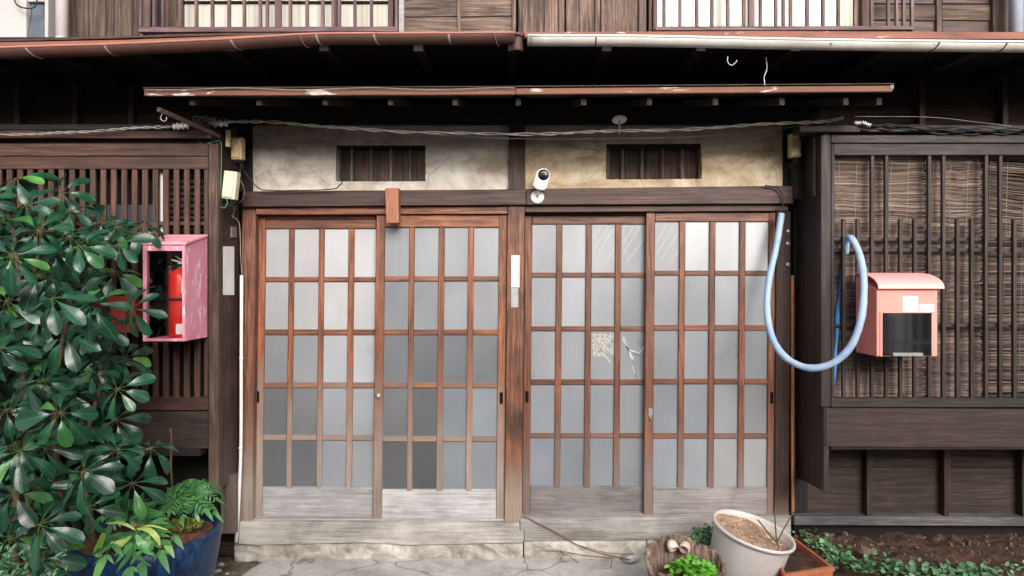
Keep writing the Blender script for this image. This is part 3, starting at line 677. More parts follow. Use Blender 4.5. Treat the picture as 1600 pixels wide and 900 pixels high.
tag_ = None
G = [tube_geo([W(x, 139.2-(x-225)*.0015+1.2*math.sin(x*.03), -.765) for x in range(225, 806, 10)], .0022, 5)]
mk('edge_wire', *joinG(G), M['strap'], HL, True)
poly('end_plug', [(1391, 132.5), (1397, 132.5), (1397, 139), (1391, 139)], -.756, .03, M['strap'], HR)
# --- gutters
def gutter(par, pts, r, mat, label, beads=True):
    P = [W(x, y, -.92) for x, y in pts]; P = spline(P, 6); vs = []; fs = []; n = 14
    prof = [(math.cos(math.pi*(k/n)), -math.sin(math.pi*(k/n))) for k in range(n+1)]
    prof2 = [(a*.93, b_*.93+.0) for a, b_ in prof[::-1]]
    full = prof+prof2; m = len(full)
    for p in P:
        for a, b_ in full: vs.append(p+Vector((0, -a*r, b_*r)))
    for i in range(len(P)-1):
        for k in range(m):
            q_ = (k+1) % m; fs.append((i*m+k, i*m+q_, (i+1)*m+q_, (i+1)*m+k))
    for e in (0, len(P)-1):
        c = list(range(e*m, e*m+n+1)); fs.append(tuple(c))
    Gt = mk('gutter', vs, fs, mat, par, False); Gt['label'] = label
    bd = tube('rolled_edge', [p+Vector((0, -r*.97, .002)) for p in P], .006, M['edge_'+('l' if mat is M['gut_l'] else 'w')], Gt, 6)
    for p_ in Gt.data.polygons: p_.use_smooth = len(p_.vertices) == 4
    return Gt, P
M['edge_l'] = paint('pink_brown_edge', C(164, 112, 96), .5, C(150, 90, 74), .6)
M['edge_w'] = paint('bright_gutter_edge', C(224, 224, 220), .4, C(190, 184, 172), .5)
rg = .0375
GL, PL = gutter(HL, [(-300, 94), (0, 79.5), (200, 73), (390, 64), (490, 58), (620, 57), (804, 56)], rg, M['gut_l'], 'faded red-brown half-round gutter with metal straps')
GR, PR = gutter(HR, [(824, 60), (1000, 61), (1200, 65), (1400, 68), (1600, 70), (1850, 72)], rg*.92, M['gut_w'], 'off-white half-round gutter streaked with rust')
def at_path(P, px):
    return min(P, key=lambda p: abs(p.x/(p.y-CY)*F+800-px))
def strap(par, P, px, r, slant, mat, wid=.009):
    p = at_path(P, px); p = Vector(((px-800)*(p.y-CY)/F, p.y, p.z)); vs = []; fs = []; n = 12
    for k in range(n+2):
        a = math.pi*k/n if k <= n else math.pi; t = k/n
        c = p+Vector((slant*t, -math.cos(a)*r*1.05, -math.sin(a)*r*1.05))
        if k == n+1: c = c+Vector((slant*.3, .05, .04))
        if k == 0: c.z += .006
        vs += [c+Vector((-wid/2, 0, 0)), c+Vector((wid/2, 0, 0))]
    k0 = len(vs); vs += [v+(p-v).normalized()*.0015 for v in vs]
    for k in range(n+1): fs += [(2*k, 2*k+1, 2*k+3, 2*k+2), (k0+2*k+2, k0+2*k+3, k0+2*k+1, k0+2*k), (2*k, 2*k+2, k0+2*k+2, k0+2*k), (2*k+1, k0+2*k+1, k0+2*k+3, 2*k+3)]
    return mk('strap', vs, fs, mat, par)
for px, sl_ in ((48, .09), (170, .06), (365, .06), (497, .035), (586, .035), (702, .015)): strap(GL, PL, px, rg, sl_, M['strap'])
for px, sl_ in ((1462, -.06), (1566, -.05)): strap(GR, PR, px, rg*.92, sl_, M['tin'])
for px in (828, 930): strap(GR, PR, px, rg*.92, .0, M['strap'] if px == 828 else M['tin'], .02 if px == 828 else .006)
# tie wires on the left gutter and a flattened sleeve between the two
mk('tie_wire', *joinG([tube_geo([at_path(PL, 475)+Vector((.004*k, -math.cos(.3*k)*rg*1.1, -math.sin(.3*k)*rg*1.2)) for k in range(11)], .0014, 5), tube_geo([at_path(PL, 785)+Vector((.003*k, -math.cos(.3*k)*rg*1.1, -math.sin(.3*k)*rg*1.2)) for k in range(9)], .0014, 5)]), M['edge_l'], HL, True)
p = at_path(PL, 800); lathe('outlet_sleeve', [(.026, 0), (.028, .004), (.026, .03), (.02, .075)], T((.025, -.91, p.z-.07)), M['tin'], HR, 16, False)
lathe('outlet_collar', [(.034, 0), (.036, .01), (.03, .012)], T((.025, -.91, p.z+.0)), M['gut_l'], HR, 16, False)
# --- roof edge flashing above the gutters and the pent roof behind it
poly('edge_board', [(-300, 68), (0, 66), (200, 62), (400, 54), (620, 50), (803, 52), (803, 57), (620, 57), (400, 62), (200, 71), (0, 76), (-300, 82)], -.83, .03, M['flash'], HL, .002)
poly('edge_board', [(808, 50), (1200, 48), (1800, 51), (1800, 63), (1200, 59), (808, 58)], -.83, .03, M['flash'], HR, .002)
for par, x0, x1 in ((HL, -3.9, -.01), (HR, .0, 3.9)): 
    dz = .045 if par is HL else 0
    vs = [Vector((x0, -.82, 2.822-dz*1.3)), Vector((x0*.35 if dz else x0, -.82, 2.840-dz*.1)), Vector((x1, -.82, 2.840)), Vector((x1, -.40, 2.915)), Vector((x0, -.40, 2.915-dz))]
    if not dz: vs = [vs[1], vs[2], vs[3], vs[4]]
    prismW('pent_roof', vs, [v+Vector((0, 0, .010)) for v in vs], M['tin'], par, 0)
# --- upper floor
YU = -.45
boxW('upper_wall', (-2.62, YU+.05, 2.88), (-.0, YU+.15, 4.4), M['void'], HL, 0)
boxW('upper_wall', (.003, YU+.05, 2.88), (4.0, YU+.15, 4.4), M['void'], HR, 0)
TOP = -120
def vplanks(par, xs_, Y=YU, mat='plankd_z'):
    for a, b_ in zip(xs_, xs_[1:]): board('plank', a+.5, TOP, b_-.5, 66, Y+R.uniform(-.006, .006), .025, M[mat], par, .002)
vplanks(HL, [71, 88, 100, 139, 165, 178, 207, 217, 231])
board('window_post', 244, TOP, 254, 60, YU-.02, .05, M['black_z'], HL)
board('window_post', 256, TOP, 281, 60, YU-.01, .05, M['plankd_z'], HL)
def upwin(par, x0, x1, posts, mat, fr):
    Wn = bpy.data.objects.new('upper_window', None); link(Wn, W((x0+x1)/2, 60, YU), par)
    e = [x0]+posts+[x1]
    for a, b_ in zip(e, e[1:]): board('pane', a+2, TOP, b_-2, 58, YU+.02, .006, mat, Wn, 0)
    for p_ in e: board('frame_stile', p_-3, TOP, p_+3, 60, YU-.005, .03, fr, Wn)
    board('frame_rail', x0, 1, x1, 4, YU+.005, .02, M['black_x'], Wn) if mat is M['curt_l'] else None
    return Wn
upwin(HL, 282, 611, [434, 523], M['curt_l'], M['rail_z'])
board('window_post', 606, TOP, 614, 60, YU-.02, .04, M['beam_z'], HL); board('corner_trim', 623, TOP, 631, 62, YU-.03, .05, M['pinktop'] if False else M['pale_x'], HL)
# horizontal weatherboards of the left house
for k, (ya, yb) in enumerate(((-110, -62), (-61, -20), (-19, 26.5), (27.5, 62))):
    board('plank', 631.5, ya, 716, yb, YU-.006*(k % 2), .025, M['plank_x'], HL, .003, dy=-1); board('plank', 717, ya, 801, yb, YU-.006*(k % 2), .025, M['plank_x'], HL, .003, dy=-2)
for x in (714, 800): board('batten', x, TOP, x+6, 60, YU-.02, .03, M['plank_z'], HL)
# vertical panels of the right house
for a, b_ in ((816, 850), (850, 875), (884, 905), (905, 930), (939, 998)): board('plank', a+.4, TOP, b_-.4, 60, YU+R.uniform(-.003, .003), .02, M['plank_z'], HR, .002)
for a, w_ in ((810, 7), (873, 9), (930, 8), (998, 12), (1014, 5)): board('batten', a, TOP, a+w_, 60, YU-.02, .04, M['beam_z'] if a == 998 else M['plank_z'], HR)
upwin(HR, 1024, 1352, [1175], M['curt_r'], M['rail_z'])
board('window_post', 1347, TOP, 1363, 60, YU-.02, .04, M['beam_z'], HR)
for k, (ya, yb) in enumerate(((-110, -62), (-61, -24), (-23, 5.5), (6.5, 31), (32, 62))):
    for a, b_ in ((1364, 1465), (1472, 1551)): board('plank', a, ya, b_, yb, YU-.006*(k % 2), .025, M['plankd_x'] if k % 2 else M['beam_x'], HR, .003, dy=1)
board('batten', 1464, TOP, 1472, 62, YU-.02, .03, M['plank_z'], HR)
board('corner_post', 1552, TOP, 1577, 62, YU-.03, .06, M['plankd_z'], HR)
board('wall_panel', 1577.5, TOP, 1850, 62, YU, .05, M['bluegrey'], HR)
# railings
def railing(par, x0, x1, xs_, ya, yb, label):
    Rl = bpy.data.objects.new('window_railing', None); link(Rl, W((x0+x1)/2, yb, -.70), par); Rl['label'] = label
    board('bottom_rail', x0, ya, x1, yb, -.715, .03, M['rail_x'], Rl, .002, dy=-1)
    for x, w_ in xs_: board('baluster', x-w_/2, TOP, x+w_/2, ya-.3, -.705, .016, M['rail_z'], Rl, .001)
    for x in (x0+4, x1-4): boxW('bracket', (W(x, 0, -.7).x-.01, -.69, W(x, yb, -.7).z), (W(x, 0, -.7).x+.01, YU, W(x, yb, -.7).z+.02), M['rail_x'], Rl, .001)
railing(HL, 216, 622, [(x, 4.6) for x in (219, 231, 240, 254, 281, 306, 331, 357, 381, 406, 417, 453, 479, 504, 520, 530, 554, 580, 619)]+[(434, 10)], 42, 50, 'purple-brown painted railing of the left upstairs window')
railing(HR, 1024, 1429, [(x, 4.6) for x in (1038, 1063, 1089, 1113, 1138, 1163, 1189, 1213, 1225, 1236, 1262, 1287, 1311, 1337, 1363, 1389, 1402, 1413, 1426)]+[(1175, 9)], 41, 47.5, 'purple-brown painted railing of the right upstairs window')
# roof over the upper floor, out of frame
slab('main_roof', -4.0, -.005, -1.0, 4.35, .4, 4.7, .05, M['tin'], HL); slab('main_roof', .005, 4.0, -1.0, 4.35, .4, 4.7, .05, M['tin'], HR)

# ---------------------------------------------------------------- houses across the lane, behind the camera (seen in reflections)
for k, (x0, x1, h, c, lab) in enumerate(((-9.5, -3.2, 3.9, 'plaster_l', 'grey plastered house across the lane, seen only in reflections'), (-3.0, 1.6, 3.5, 'plankd_z', 'low dark timber house across the lane, seen only in reflections'), (2.2, 6.9, 3.7, 'plaster_r', 'yellowish house across the lane, seen only in reflections'), (9.3, 14.5, 3.9, 'plankd_z', 'right timber house across the lane, seen only in reflections'))):
    O = thing('house', lab, 'house', ((x0+x1)/2, -10, 0), 'houses across the lane')
    boxW('wall', (x0, -13, 0), (x1, -9.6, h), M[c], O, 0)
    slab('roof', x0-.3, x1+.3, -13.2, h+.7, -9.0, h-.05, .12, M['tin'], O)
    n = int((x1-x0)/1.6)
    for i in range(n):
        xa = x0+.4+i*1.6; Wd = boxW('window', (xa, -9.62, h-1.9), (xa+1.0, -9.56, h-.8), M['beam_z'], O); boxW('pane', (xa+.06, -9.57, h-1.84), (xa+.94, -9.55, h-.86), M['curt_l'], Wd, 0)
        if i % 2: boxW('door', (xa, -9.62, .1), (xa+.95, -9.55, 2.0), M['beam_z'], O)
        else: Wd = boxW('window', (xa, -9.62, .9), (xa+1.0, -9.56, 2.0), M['beam_z'], O); boxW('pane', (xa+.06, -9.57, .96), (xa+.94, -9.55, 1.94), M['curt_l'], Wd, 0)
t = thing('reflection_fence', 'white picket fence added across the lane for the mailbox reflection', 'fence', (8.0, -9.7, 0))  # pickets added in the open gap to streak the mailbox window reflection
for k in range(9): boxW('picket', (6.98+k*.25, -9.72, 0), (7.04+k*.25, -9.68, 1.0+.1*(k % 3)), M['white'], t, 0)
boxW('rail', (6.92, -9.68, .5), (9.28, -9.66, .56), M['white'], t, 0)
# ---------------------------------------------------------------- neighbour and downpipes
NBH = thing('white_house', 'white rendered neighbour house with blue-grey panel at the top left corner', 'house', W(-60, 66, -.5))
board('wall', -420, TOP, 41, 68, -.56, .2, M['wall_w'], NBH)
board('panel', 41.5, 3, 69, 66, -.53, .05, M['bluegrey'], NBH); board('edge_trim', 69.5, TOP, 75, 66, -.55, .06, M['wall_w'], NBH)
board('panel_head', 41.5, TOP, 69, 2.5, -.55, .06, M['wall_w'], NBH)
tag(mk('black_cable', *joinG([tube_geo(spline([W(x, y, -.60) for x, y in ((20, -30), (24, 4), (42, 13), (56, 8), (58, -20))], 6), .004, 6), tube_geo(spline([W(x, y, -.6) for x, y in ((50, 13), (46, 40), (44, 66))], 6), .002, 5)]), M['cabled'], None, True), 'black cable looping down the white neighbour wall at top left', 'cable')
def pipe(x0, x1, mat, label):
    a = W(x0, 64, -.56); b_ = W(x1, 64, -.56); r = (b_.x-a.x)/2; c = (a+b_)/2
    t = thing('downpipe', label, 'pipe', (c.x, c.y, c.z))
    tube('pipe', [(c.x, c.y, c.z-.0), (c.x, c.y, 4.3)], r, mat, t, 20)
    tube('collar', [(c.x, c.y, c.z-.004), (c.x, c.y, c.z+.012)], r*1.05, mat, t, 20)
pipe(88, 106.5, M['pipe'], 'pinkish white downpipe left of the upstairs vertical planks')
pipe(1578, 1597, M['pipeb'], 'pale blue-white downpipe at the top right corner')

# ---------------------------------------------------------------- wires, insulators, fittings
def twisted(name, pts, rr, r, turns, mats, label, cat='cable', n=10):
    P = spline(pts, n); L = len(P); G = []
    for ph in range(2):
        Q = []
        for i, p in enumerate(P):
            a = turns*2*math.pi*i/L+ph*math.pi+2.2*noise.noise(Vector((i*.05, 3, 1))); r_ = rr*(1+.8*noise.noise(Vector((i*.11, ph, 7)))); Q.append(p+Vector((0, math.cos(a)*r_, math.sin(a)*r_+.004*noise.noise(Vector((i*.06, 1, 2))))))
        G.append(tube_geo(Q, r, 5))
    return tag(mk(name, *joinG(G), mats, None, True), label, cat)
twisted('twisted_cable', [W(x, y, -.44) for x, y in ((-300, 214), (0, 211), (100, 207), (200, 201), (275, 197))], .0045, .0032, 10, M['cable'], 'twisted pale cable running left along the eave beam', n=24)
twisted('twisted_cable', [W(x, y, -.42) for x, y in ((345, 190), (420, 190), (520, 199), (650, 206), (800, 210), (920, 206), (1050, 203), (1180, 195), (1280, 190), (1318, 184))], .0055, .0046, 15, M['cable'], 'twisted grey cable sagging across the plaster between both corners', n=20)
tag(tube('thin_wire', spline([W(x, y, -.29) for x, y in ((600, 204), (760, 215), (900, 217), (1050, 215), (1150, 209), (1240, 198), (1310, 188))], 8), .0018, M['cable'], None, 5), 'thin single wire hanging just below the twisted grey cable', 'wire')
G = []
for k in range(4):
    P = spline([W(x, y+R.uniform(-2, 2)+k*2.4, -.43+.008*k) for x, y in ((1345, 196), (1400, 197), (1480, 200), (1560, 201), (1640, 203), (1800, 206))], 20)
    G.append(tube_geo([p+Vector((0, .006*math.cos(i*.5+k), .005*math.sin(i*.5+k*1.7))) for i, p in enumerate(P)], .0045, 5))
tag(mk('cable_bundle', *joinG(G), M['cabled'], None, True), 'bundle of dark cables running right along the lattice top', 'cable')
tag(tube('thin_wire', spline([W(x, y, -.42) for x, y in ((1335, 182), (1450, 183), (1520, 190), (1580, 197))], 8), .0013, M['cable'], None, 5), 'thin pale wire stretched above the dark cable bundle', 'wire')
def insul(pts, Y, r, label):
    a, b_ = W(*pts[0], Y), W(*pts[1], Y); n = 22; P = [a+(b_-a)*i/n for i in range(n+1)]
    rr = [r*(.72+.28*math.cos(i*2*math.pi/7)) for i in range(n+1)]; rr[0] = rr[-1] = r*.4
    return tag(tube('insulator', P, rr, M['white'], None, 12), label, 'insulator', 'white cable insulators')
insul(((271, 198), (294, 196)), -.44, .021, 'white grooved insulator left of the wooden arm on the pale cable')
insul(((327, 193), (355, 192)), -.36, .022, 'white grooved insulator right of the wooden arm')
insul(((1335, 192), (1347, 193)), -.42, .012, 'left of the small white insulators at the right corner')
insul(((1347, 191), (1360, 196)), -.44, .011, 'right of the small white insulators at the right corner')
t = thing('bracket_arm', 'brown slanting wooden arm with curly hook at the left corner', 'bracket', W(340, 214, -.3))
a, b_ = W(248, 171, -.72), W(342, 212, -.34)
dv = (b_-a).normalized(); sv = Vector((0, 1, 0)).cross(dv).normalized()*.011; uv = dv.cross(sv).normalized()*.012
prismW('arm', [a-sv-uv, a+sv-uv, a+sv+uv, a-sv+uv], [b_-sv-uv, b_+sv-uv, b_+sv+uv, b_-sv+uv], M['plankd_x'], t, .001)
tube('hook', spline([W(x, y, -.70) for x, y in ((254, 176), (251, 184), (257, 189), (260, 184), (255, 180.5))][:2]+[W(x, y, -.70) for x, y in ((252, 187), (256, 189.5), (260, 187), (260, 183))], 5), .0025, M['steel'], t, 6)
tag(mk('wire_tangle', *joinG([tube_geo(spline([W(312+R.uniform(-14, 30), 188+R.uniform(-7, 9), -.38+R.uniform(-.03, .03)) for _ in range(9)], 6), .0022, 5) for _ in range(3)]), M['cable'], None, True), 'tangled wire ends knotted round the slanting arm', 'wire')
tag(tube('green_wire', spline([W(x, y, -.36) for x, y in ((298, 198), (305, 215), (318, 225), (335, 221), (345, 222), (346, 250), (345, 290), (343, 318), (350, 325), (355, 318), (354, 310))], 8), .0022, M['cableg'], None, 6), 'thin green wire looping past the white junction boxes', 'wire')
def jbox(x0, y0, x1, y1, Y, t_, mat, label, tilt=0):
    cx, cy = (x0+x1)/2, (y0+y1)/2; p = W(cx, y1, Y); w_ = (x1-x0)*(Y-CY)/F; h = (y1-y0)*(Y-CY)/F
    t = thing('junction_box', label, 'junction box', p, 'junction boxes beside the entrance'); Mt = T(p, 0, tilt, 0)
    o = mk('body', *box_geo((-w_/2, 0, .012), (w_/2, t_, h), Mt), mat, t, False, .003)
    o2 = mk('cover', *box_geo((-w_/2*.9, -.008, .02), (w_/2*.62, .004, h-.008), Mt), mat, t, False, .003)
    mk('wires', *joinG([tube_geo(spline([Mt @ Vector((R.uniform(-.6, .6)*w_, R.uniform(0, t_), .015-.02*i*R.uniform(.6, 1.3))) for i in range(5)], 5), .002, 5) for _ in range(4)]), M['cabled'], t, True)
jbox(361, 214, 378, 252, -.20, .05, M['cream'], 'upper cream junction box at the left corner')
jbox(345, 267, 366, 314, -.34, .05, M['offwhite'], 'lower tilted off-white junction box at the left corner', 6)
jbox(1236, 208, 1252, 248, -.16, .05, M['cream'], 'cream junction box at the right corner under the cables')
tag(board('cable_clip', 352, 203, 358.5, 229, -.28, .02, M['cream'], None, .002), 'narrow cream cable cover above the left junction boxes', 'cable cover')
tag(poly('meter_bracket', [(1251, 238), (1263, 230), (1264, 262), (1251, 266)], -.12, .02, M['steel'], None), 'small grey metal bracket beside the right cream junction box', 'bracket')
board('trim_board', 1271, 211, 1279.5, 306, -.33, .02, M['latr_z'], HR); board('block', 1241, 205, 1271, 311, -.12, .06, M['black_z'], HR)
tag(tube('dark_cable', spline([W(x, y, -.14) for x, y in ((378, 262), (390, 280), (402, 292), (410, 297))], 6)+spline([W(x, y, -.13) for x, y in ((440, 298), (515, 296), (530, 290), (536, 282), (533, 278))], 6), .0035, M['cabled'], None, 6), 'dark cable lying on the lintel below the left plaster', 'cable')
tag(tube('dark_cable', spline([W(x, y, -.125) for x, y in ((1195, 290), (1212, 293), (1222, 303), (1224, 320), (1220, 332))], 8), .004, M['cabled'], None, 6), 'black cable curving over the lintel above the blue hose end', 'cable')
tag(mk('hanging_wires', *joinG([tube_geo(spline([W(x, y, -.125) for x, y in q_], 6), .0018, 5) for q_ in (
    ((372, 250), (378, 262), (372, 275), (380, 290), (382, 305), (374, 318)), ((358, 322), (360, 335), (372, 345), (375, 360), (376, 400), (378, 430)), ((360, 318), (366, 330), (362, 342))
    )]), M['cable'], None, True), 'thin wires hanging from the left junction boxes to the conduit', 'wire')
t = thing('ceiling_hook', 'white round ceiling plate with short rod hanging above the right plaster', 'fitting', W(968, 186, -.36))
p = W(968, 187, -.36)
lathe('plate', [(.001, .006), (.036, .006), (.041, 0), (.036, -.004), (.001, -.004)], T(p, -22), M['white'], t, 24, False)
tube('rod', [p, p-Vector((0, 0, .075))], .0045, M['white'], t, 8)
tag(tube('wire_hook', spline([W(x, y, -.9) for x, y in ((1137, 88), (1137, 97), (1143, 102), (1150, 97), (1151, 94))], 5), .0028, M['steel'], None, 6), 'small bent wire hook under the white gutter', 'hook')
tag(tube('hanging_wire', spline([W(x, y, -.82) for x, y in ((1197, 90), (1198, 108), (1194, 120), (1195, 134))], 6), .003, M['steel'], None, 6), 'short pale wire hanging between white gutter and canopy', 'wire')
# security camera
t = thing('security_camera', 'small white security camera with black lens on the lintel', 'camera', W(840, 308, -.12))
p = W(839.5, 308, -.103); lathe('base', [(.001, .012), (.036, .012), (.040, .006), (.040, 0)], T(p, 90), M['white'], t, 28, False)
hp = W(848, 275, -.16); hb = W(843, 292, -.16)
tube('stem', [p+Vector((0, -.01, .0)), W(842, 298, -.15)], .007, M['white'], t, 10)
def capsule(a, b_, r, dpt):
    ax = (b_-a); L = ax.length; ax.normalize(); sd = Vector((0, 1, 0)).cross(ax).normalized(); f = []
    for k in range(13): an = math.pi*k/12; f.append(a+sd*r*math.cos(an)-ax*r*math.sin(an)*-1*-1)
    f = [a+sd*r*math.cos(math.pi*k/12)-ax*r*math.sin(math.pi*k/12) for k in range(13)]+[b_-sd*r*.95*math.cos(math.pi*k/12)+ax*r*.45*math.sin(math.pi*k/12) for k in range(13)]
    return f
f = capsule(hp, hb, .041, 0); prismW('head', [v+Vector((0, -.028, 0)) for v in f], [v+Vector((0, .022, 0)) for v in f], M['white'], t, .008)
lathe('lens', [(.001, .006), (.022, .005), (.031, .002), (.032, -.004)], T(hp+Vector((.003, -.0285, .002)), 90), M['blackplastic'], t, 28, False)
lathe('lens_glass', [(.001, .004), (.008, .003), (.011, .0)], T(hp+Vector((.003, -.034, .002)), 90), M['smoked'], t, 20, False)
# wooden block, plates, discs
tag(poly('wooden_block', [(601.5, 294), (622.5, 293.5), (623, 348), (603.5, 348.5)], -.175, .075, M['block'], None, .002), 'plain reddish wooden block fixed over the lintel above the left doors', 'wood block')
X = XL+.0015
def onret(name, x0, x1, y0, y1, mat, label, cat):
    Ya, Yb = X*F/(x0-800)+CY, X*F/(x1-800)+CY
    f = [W(x0, y0, Ya), W(x1, y0, Yb), W(x1, y1, Yb), W(x0, y1, Ya)]
    return tag(prismW(name, f, [v+Vector((.008, 0, 0)) for v in f], mat, None, .001), label, cat)
onret('name_plate', 348, 364, 385, 461, M['plate'], 'blank white name plate on the brown side board left of the doors', 'plate')
onret('name_plate', 360, 368, 354, 371, M['strap'], 'small grey plate above the long white name plate', 'plate')
t = thing('name_plate', 'white plate with brushed metal foot on the centre post', 'plate', W(805, 480, -.08))
board('upper_plate', 799, 399, 811.5, 449, -.085, .009, M['plate'], t, .001); board('lower_plate', 798.5, 449.8, 810, 480.5, -.082, .006, M['steel'], t, .001)
for y, r, m in ((361, .008, 'white'), (381, .014, 'steel'), (413.5, .0145, 'steel')):
    tag(lathe('disc', [(.001, .006), (r*.9, .006), (r, .003), (r, 0)], T(W(1231, y, -.062), 90), M[m], None, 18, False), {361: 'tiny white knob on the right jamb', 381: 'upper round metal disc on the right jamb', 413.5: 'lower round metal disc on the right jamb'}[y], 'disc')
tag(poly('wooden_batten', [(1236.5, 430), (1241, 430), (1241.5, 800), (1237, 800)], -.075, .014, M['batten'], None), 'thin orange wooden batten standing beside the right jamb', 'batten')
t = thing('conduit', 'thin white conduit pipe running down beside the left jamb', 'pipe', W(370, 850, -.11))
tube('pipe', spline([W(x, y, -.11) for x, y in ((377.5, 430), (377, 560), (376.5, 690), (373.5, 780), (369, 848))], 6), .0095, M['white'], t, 12)
for x, y in ((377, 560), (376, 700)): tube('clip', [W(x, y-1.5, -.11), W(x, y+1.5, -.11)], .012, M['white'], t, 12)

# ---------------------------------------------------------------- fire extinguisher box
t = thing('extinguisher_box', 'faded pink fire extinguisher cabinet with glass front on the left lattice', 'cabinet', W(270, 533, -.5))
Yb, Yf = -.395, -.643; x0, x1 = W(225, 0, Yf).x, W(290, 0, Yf).x; z0, z1 = W(0, 533, Yf).z, W(0, 383, Yf).z; zb = z1+.055
Xv = Vector
prismW('side_panel', [Xv((x1-.012, Yf+.002, z0)), Xv((x1-.012, Yf+.002, z1)), Xv((x1-.012, Yb, zb)), Xv((x1-.012, Yb, z0))], [Xv((x1, Yf+.002, z0)), Xv((x1, Yf+.002, z1)), Xv((x1, Yb, zb)), Xv((x1, Yb, z0))], M['pink'], t)
prismW('side_frame', [Xv((x0, Yf+.002, z0)), Xv((x0, Yf+.002, z1)), Xv((x0, Yf+.03, z1)), Xv((x0, Yf+.03, z0))], [Xv((x0+.012, Yf+.002, z0)), Xv((x0+.012, Yf+.002, z1)), Xv((x0+.012, Yf+.03, z1)), Xv((x0+.012, Yf+.03, z0))], M['pink'], t)
boxW('side_glass', (x0+.004, Yf+.031, z0+.01), (x0+.007, Yb, z1), M['clear'], t, 0)
boxW('floor', (x0+.013, Yf+.02, z0+.001), (x1-.013, Yb, z0+.012), M['pink'], t, .001)
boxW('back_frame', (x0, Yb-.012, z0), (x0+.02, Yb-.001, z1+.03), M['pink'], t, .001)
prismW('roof', [Xv((x0-.008, Yf-.012, z1+.0)), Xv((x1+.010, Yf-.012, z1+.0)), Xv((x1+.004, Yb, zb+.002)), Xv((x0-.008, Yb, zb+.002))], [Xv((x0-.008, Yf-.012, z1+.016)), Xv((x1+.010, Yf-.012, z1+.016)), Xv((x1+.004, Yb, zb+.016)), Xv((x0-.008, Yb, zb+.016))], M['pinktop'], t, .003)
for nm, a in (('door_frame', (x0, z0, x0+.018, z1-.002)), ('door_frame', (x1-.012, z0, x1+.0005, z1-.002)), ('door_frame', (x0+.0185, z1-.03, x1-.0125, z1-.003)), ('door_frame', (x0+.0185, z0, x1-.0125, z0+.014))):
    boxW(nm, (a[0], Yf-.012, a[1]), (a[2], Yf+.001, a[3]), M['pink'], t, .0015)
boxW('door_glass', (x0+.017, Yf-.006, z0+.013), (x1-.012, Yf-.003, z1-.029), M['clear'], t, 0)
ce = W(274, 528, -.56); zt = W(0, 420, -.56).z; r = .055; cx = x1-.013-r-.004
t = thing('fire_extinguisher', 'red fire extinguisher standing inside the pink glass-fronted cabinet', 'extinguisher', (cx, -.55, z0+.013))
Mt = T((cx, -.55, z0+.013)); H = zt-z0-.013
lathe('cylinder', [(r*.9, 0), (r, .01), (r, H-.05), (r*.92, H-.03), (r*.7, H-.012), (r*.3, H)], Mt, M['redpaint'], t, 28, True, True)
lathe('neck', [(.016, H-.002), (.016, H+.03), (.012, H+.035)], Mt, M['steel'], t, 16, True, True)
mk('handle', *joinG([box_geo((-.045, -.012, 0), (.055, .012, .006), T((cx, -.55, z0+H+.045), 0, 16)), box_geo((-.03, -.012, 0), (.055, .012, .005), T((cx, -.55, z0+H+.062), 0, 32))]), M['white'], t, False, .001)
tube('discharge_hose', spline([Mt @ Vector(v) for v in ((.01, -.01, H+.02), (-.03, -.045, H+.01), (-.052, -.05, H-.03), (-.05, -.045, H-.12))], 6), .006, M['blackplastic'], t, 8)
lathe('strap', [(r+.001, 0), (r+.002, 0), (r+.002, .014), (r+.001, .014)], T((cx, -.55, W(0, 470, -.6).z)), M['cabled'], t, 28, False)
def curved_label(za, zb_, a0, a1, mat, name):
    vs = []; n = 8
    for k in range(n+1):
        a = rad(a0+(a1-a0)*k/n)
        for rr in (r+.0012, r+.0022):
            for z in (za, zb_): vs.append(Vector((cx+math.sin(a)*rr, -.55-math.cos(a)*rr, z)))
    fs = []
    for k in range(n): o = 4*k; fs += [(o+2, o+3, o+7, o+6), (o, o+4, o+5, o+1), (o, o+2, o+6, o+4), (o+1, o+5, o+7, o+3)]
    mk(name, vs, fs, mat, t)
curved_label(W(0, 522, -.6).z, W(0, 506, -.6).z, 5, 48, M['plate'], 'label'); curved_label(W(0, 458, -.6).z, W(0, 436, -.6).z, 30, 62, M['plate'], 'label')
# small red box behind the shrub
t = thing('red_box', 'small faded red box on the left lattice, mostly hidden by the shrub', 'box', W(178, 520, -.45))
board('body', 147, 461, 210, 520, -.56, .16, M['oldred'], t, .004); board('lid', 143, 452, 215, 460, -.58, .19, M['oldred'], t, .004)

# ---------------------------------------------------------------- mailbox
t = thing('mailbox', 'salmon pink wall mailbox with curved lid and dark window on the right lattice', 'mailbox', W(1410, 556, -.5))
Yb, Yf = -.395, -.61; x0, x1 = W(1370, 0, Yf).x, W(1465, 0, Yf).x; z0 = W(0, 557, Yf).z; zf = W(0, 452, Yf).z; zt = W(0, 430, Yb).z
prof = [(Yf, z0), (Yf, zf)]+[(Yf+(Yb-Yf)*math.sin(rad(a))*1.0, zf+(zt-zf-.004)*(1-math.cos(rad(a)))*0+(zt-zf-.004)*math.sin(rad(a))) for a in (25, 50, 75)]+[(Yb, zt-.004), (Yb, z0)]
L_ = [Xv((x0, y, z)) for y, z in prof]; R_ = [Xv((x1, y, z)) for y, z in prof]
prismW('body', L_, R_, M['salmon'], t, .003)
n = 10; up = []; dn = []
for k in range(n+1):
    a = rad(90*k/n); y = (Yf-.022)+(Yb-Yf+.022)*(1-math.cos(a)); z = zf+.002+(zt-zf+.004)*math.sin(a)
    up.append((y, z+.007)); dn.append((y, z))
pr = up+dn[::-1]
prismW('lid', [Xv((x0-.004, y, z)) for y, z in pr], [Xv((x1+.022, y, z)) for y, z in pr], M['salmonlid'], t, .0015)
def on(name, xa, ya, xb, yb, pr_, mat): return board(name, xa, ya, xb, yb, Yf-pr_, pr_+.001, mat, t, .0008)
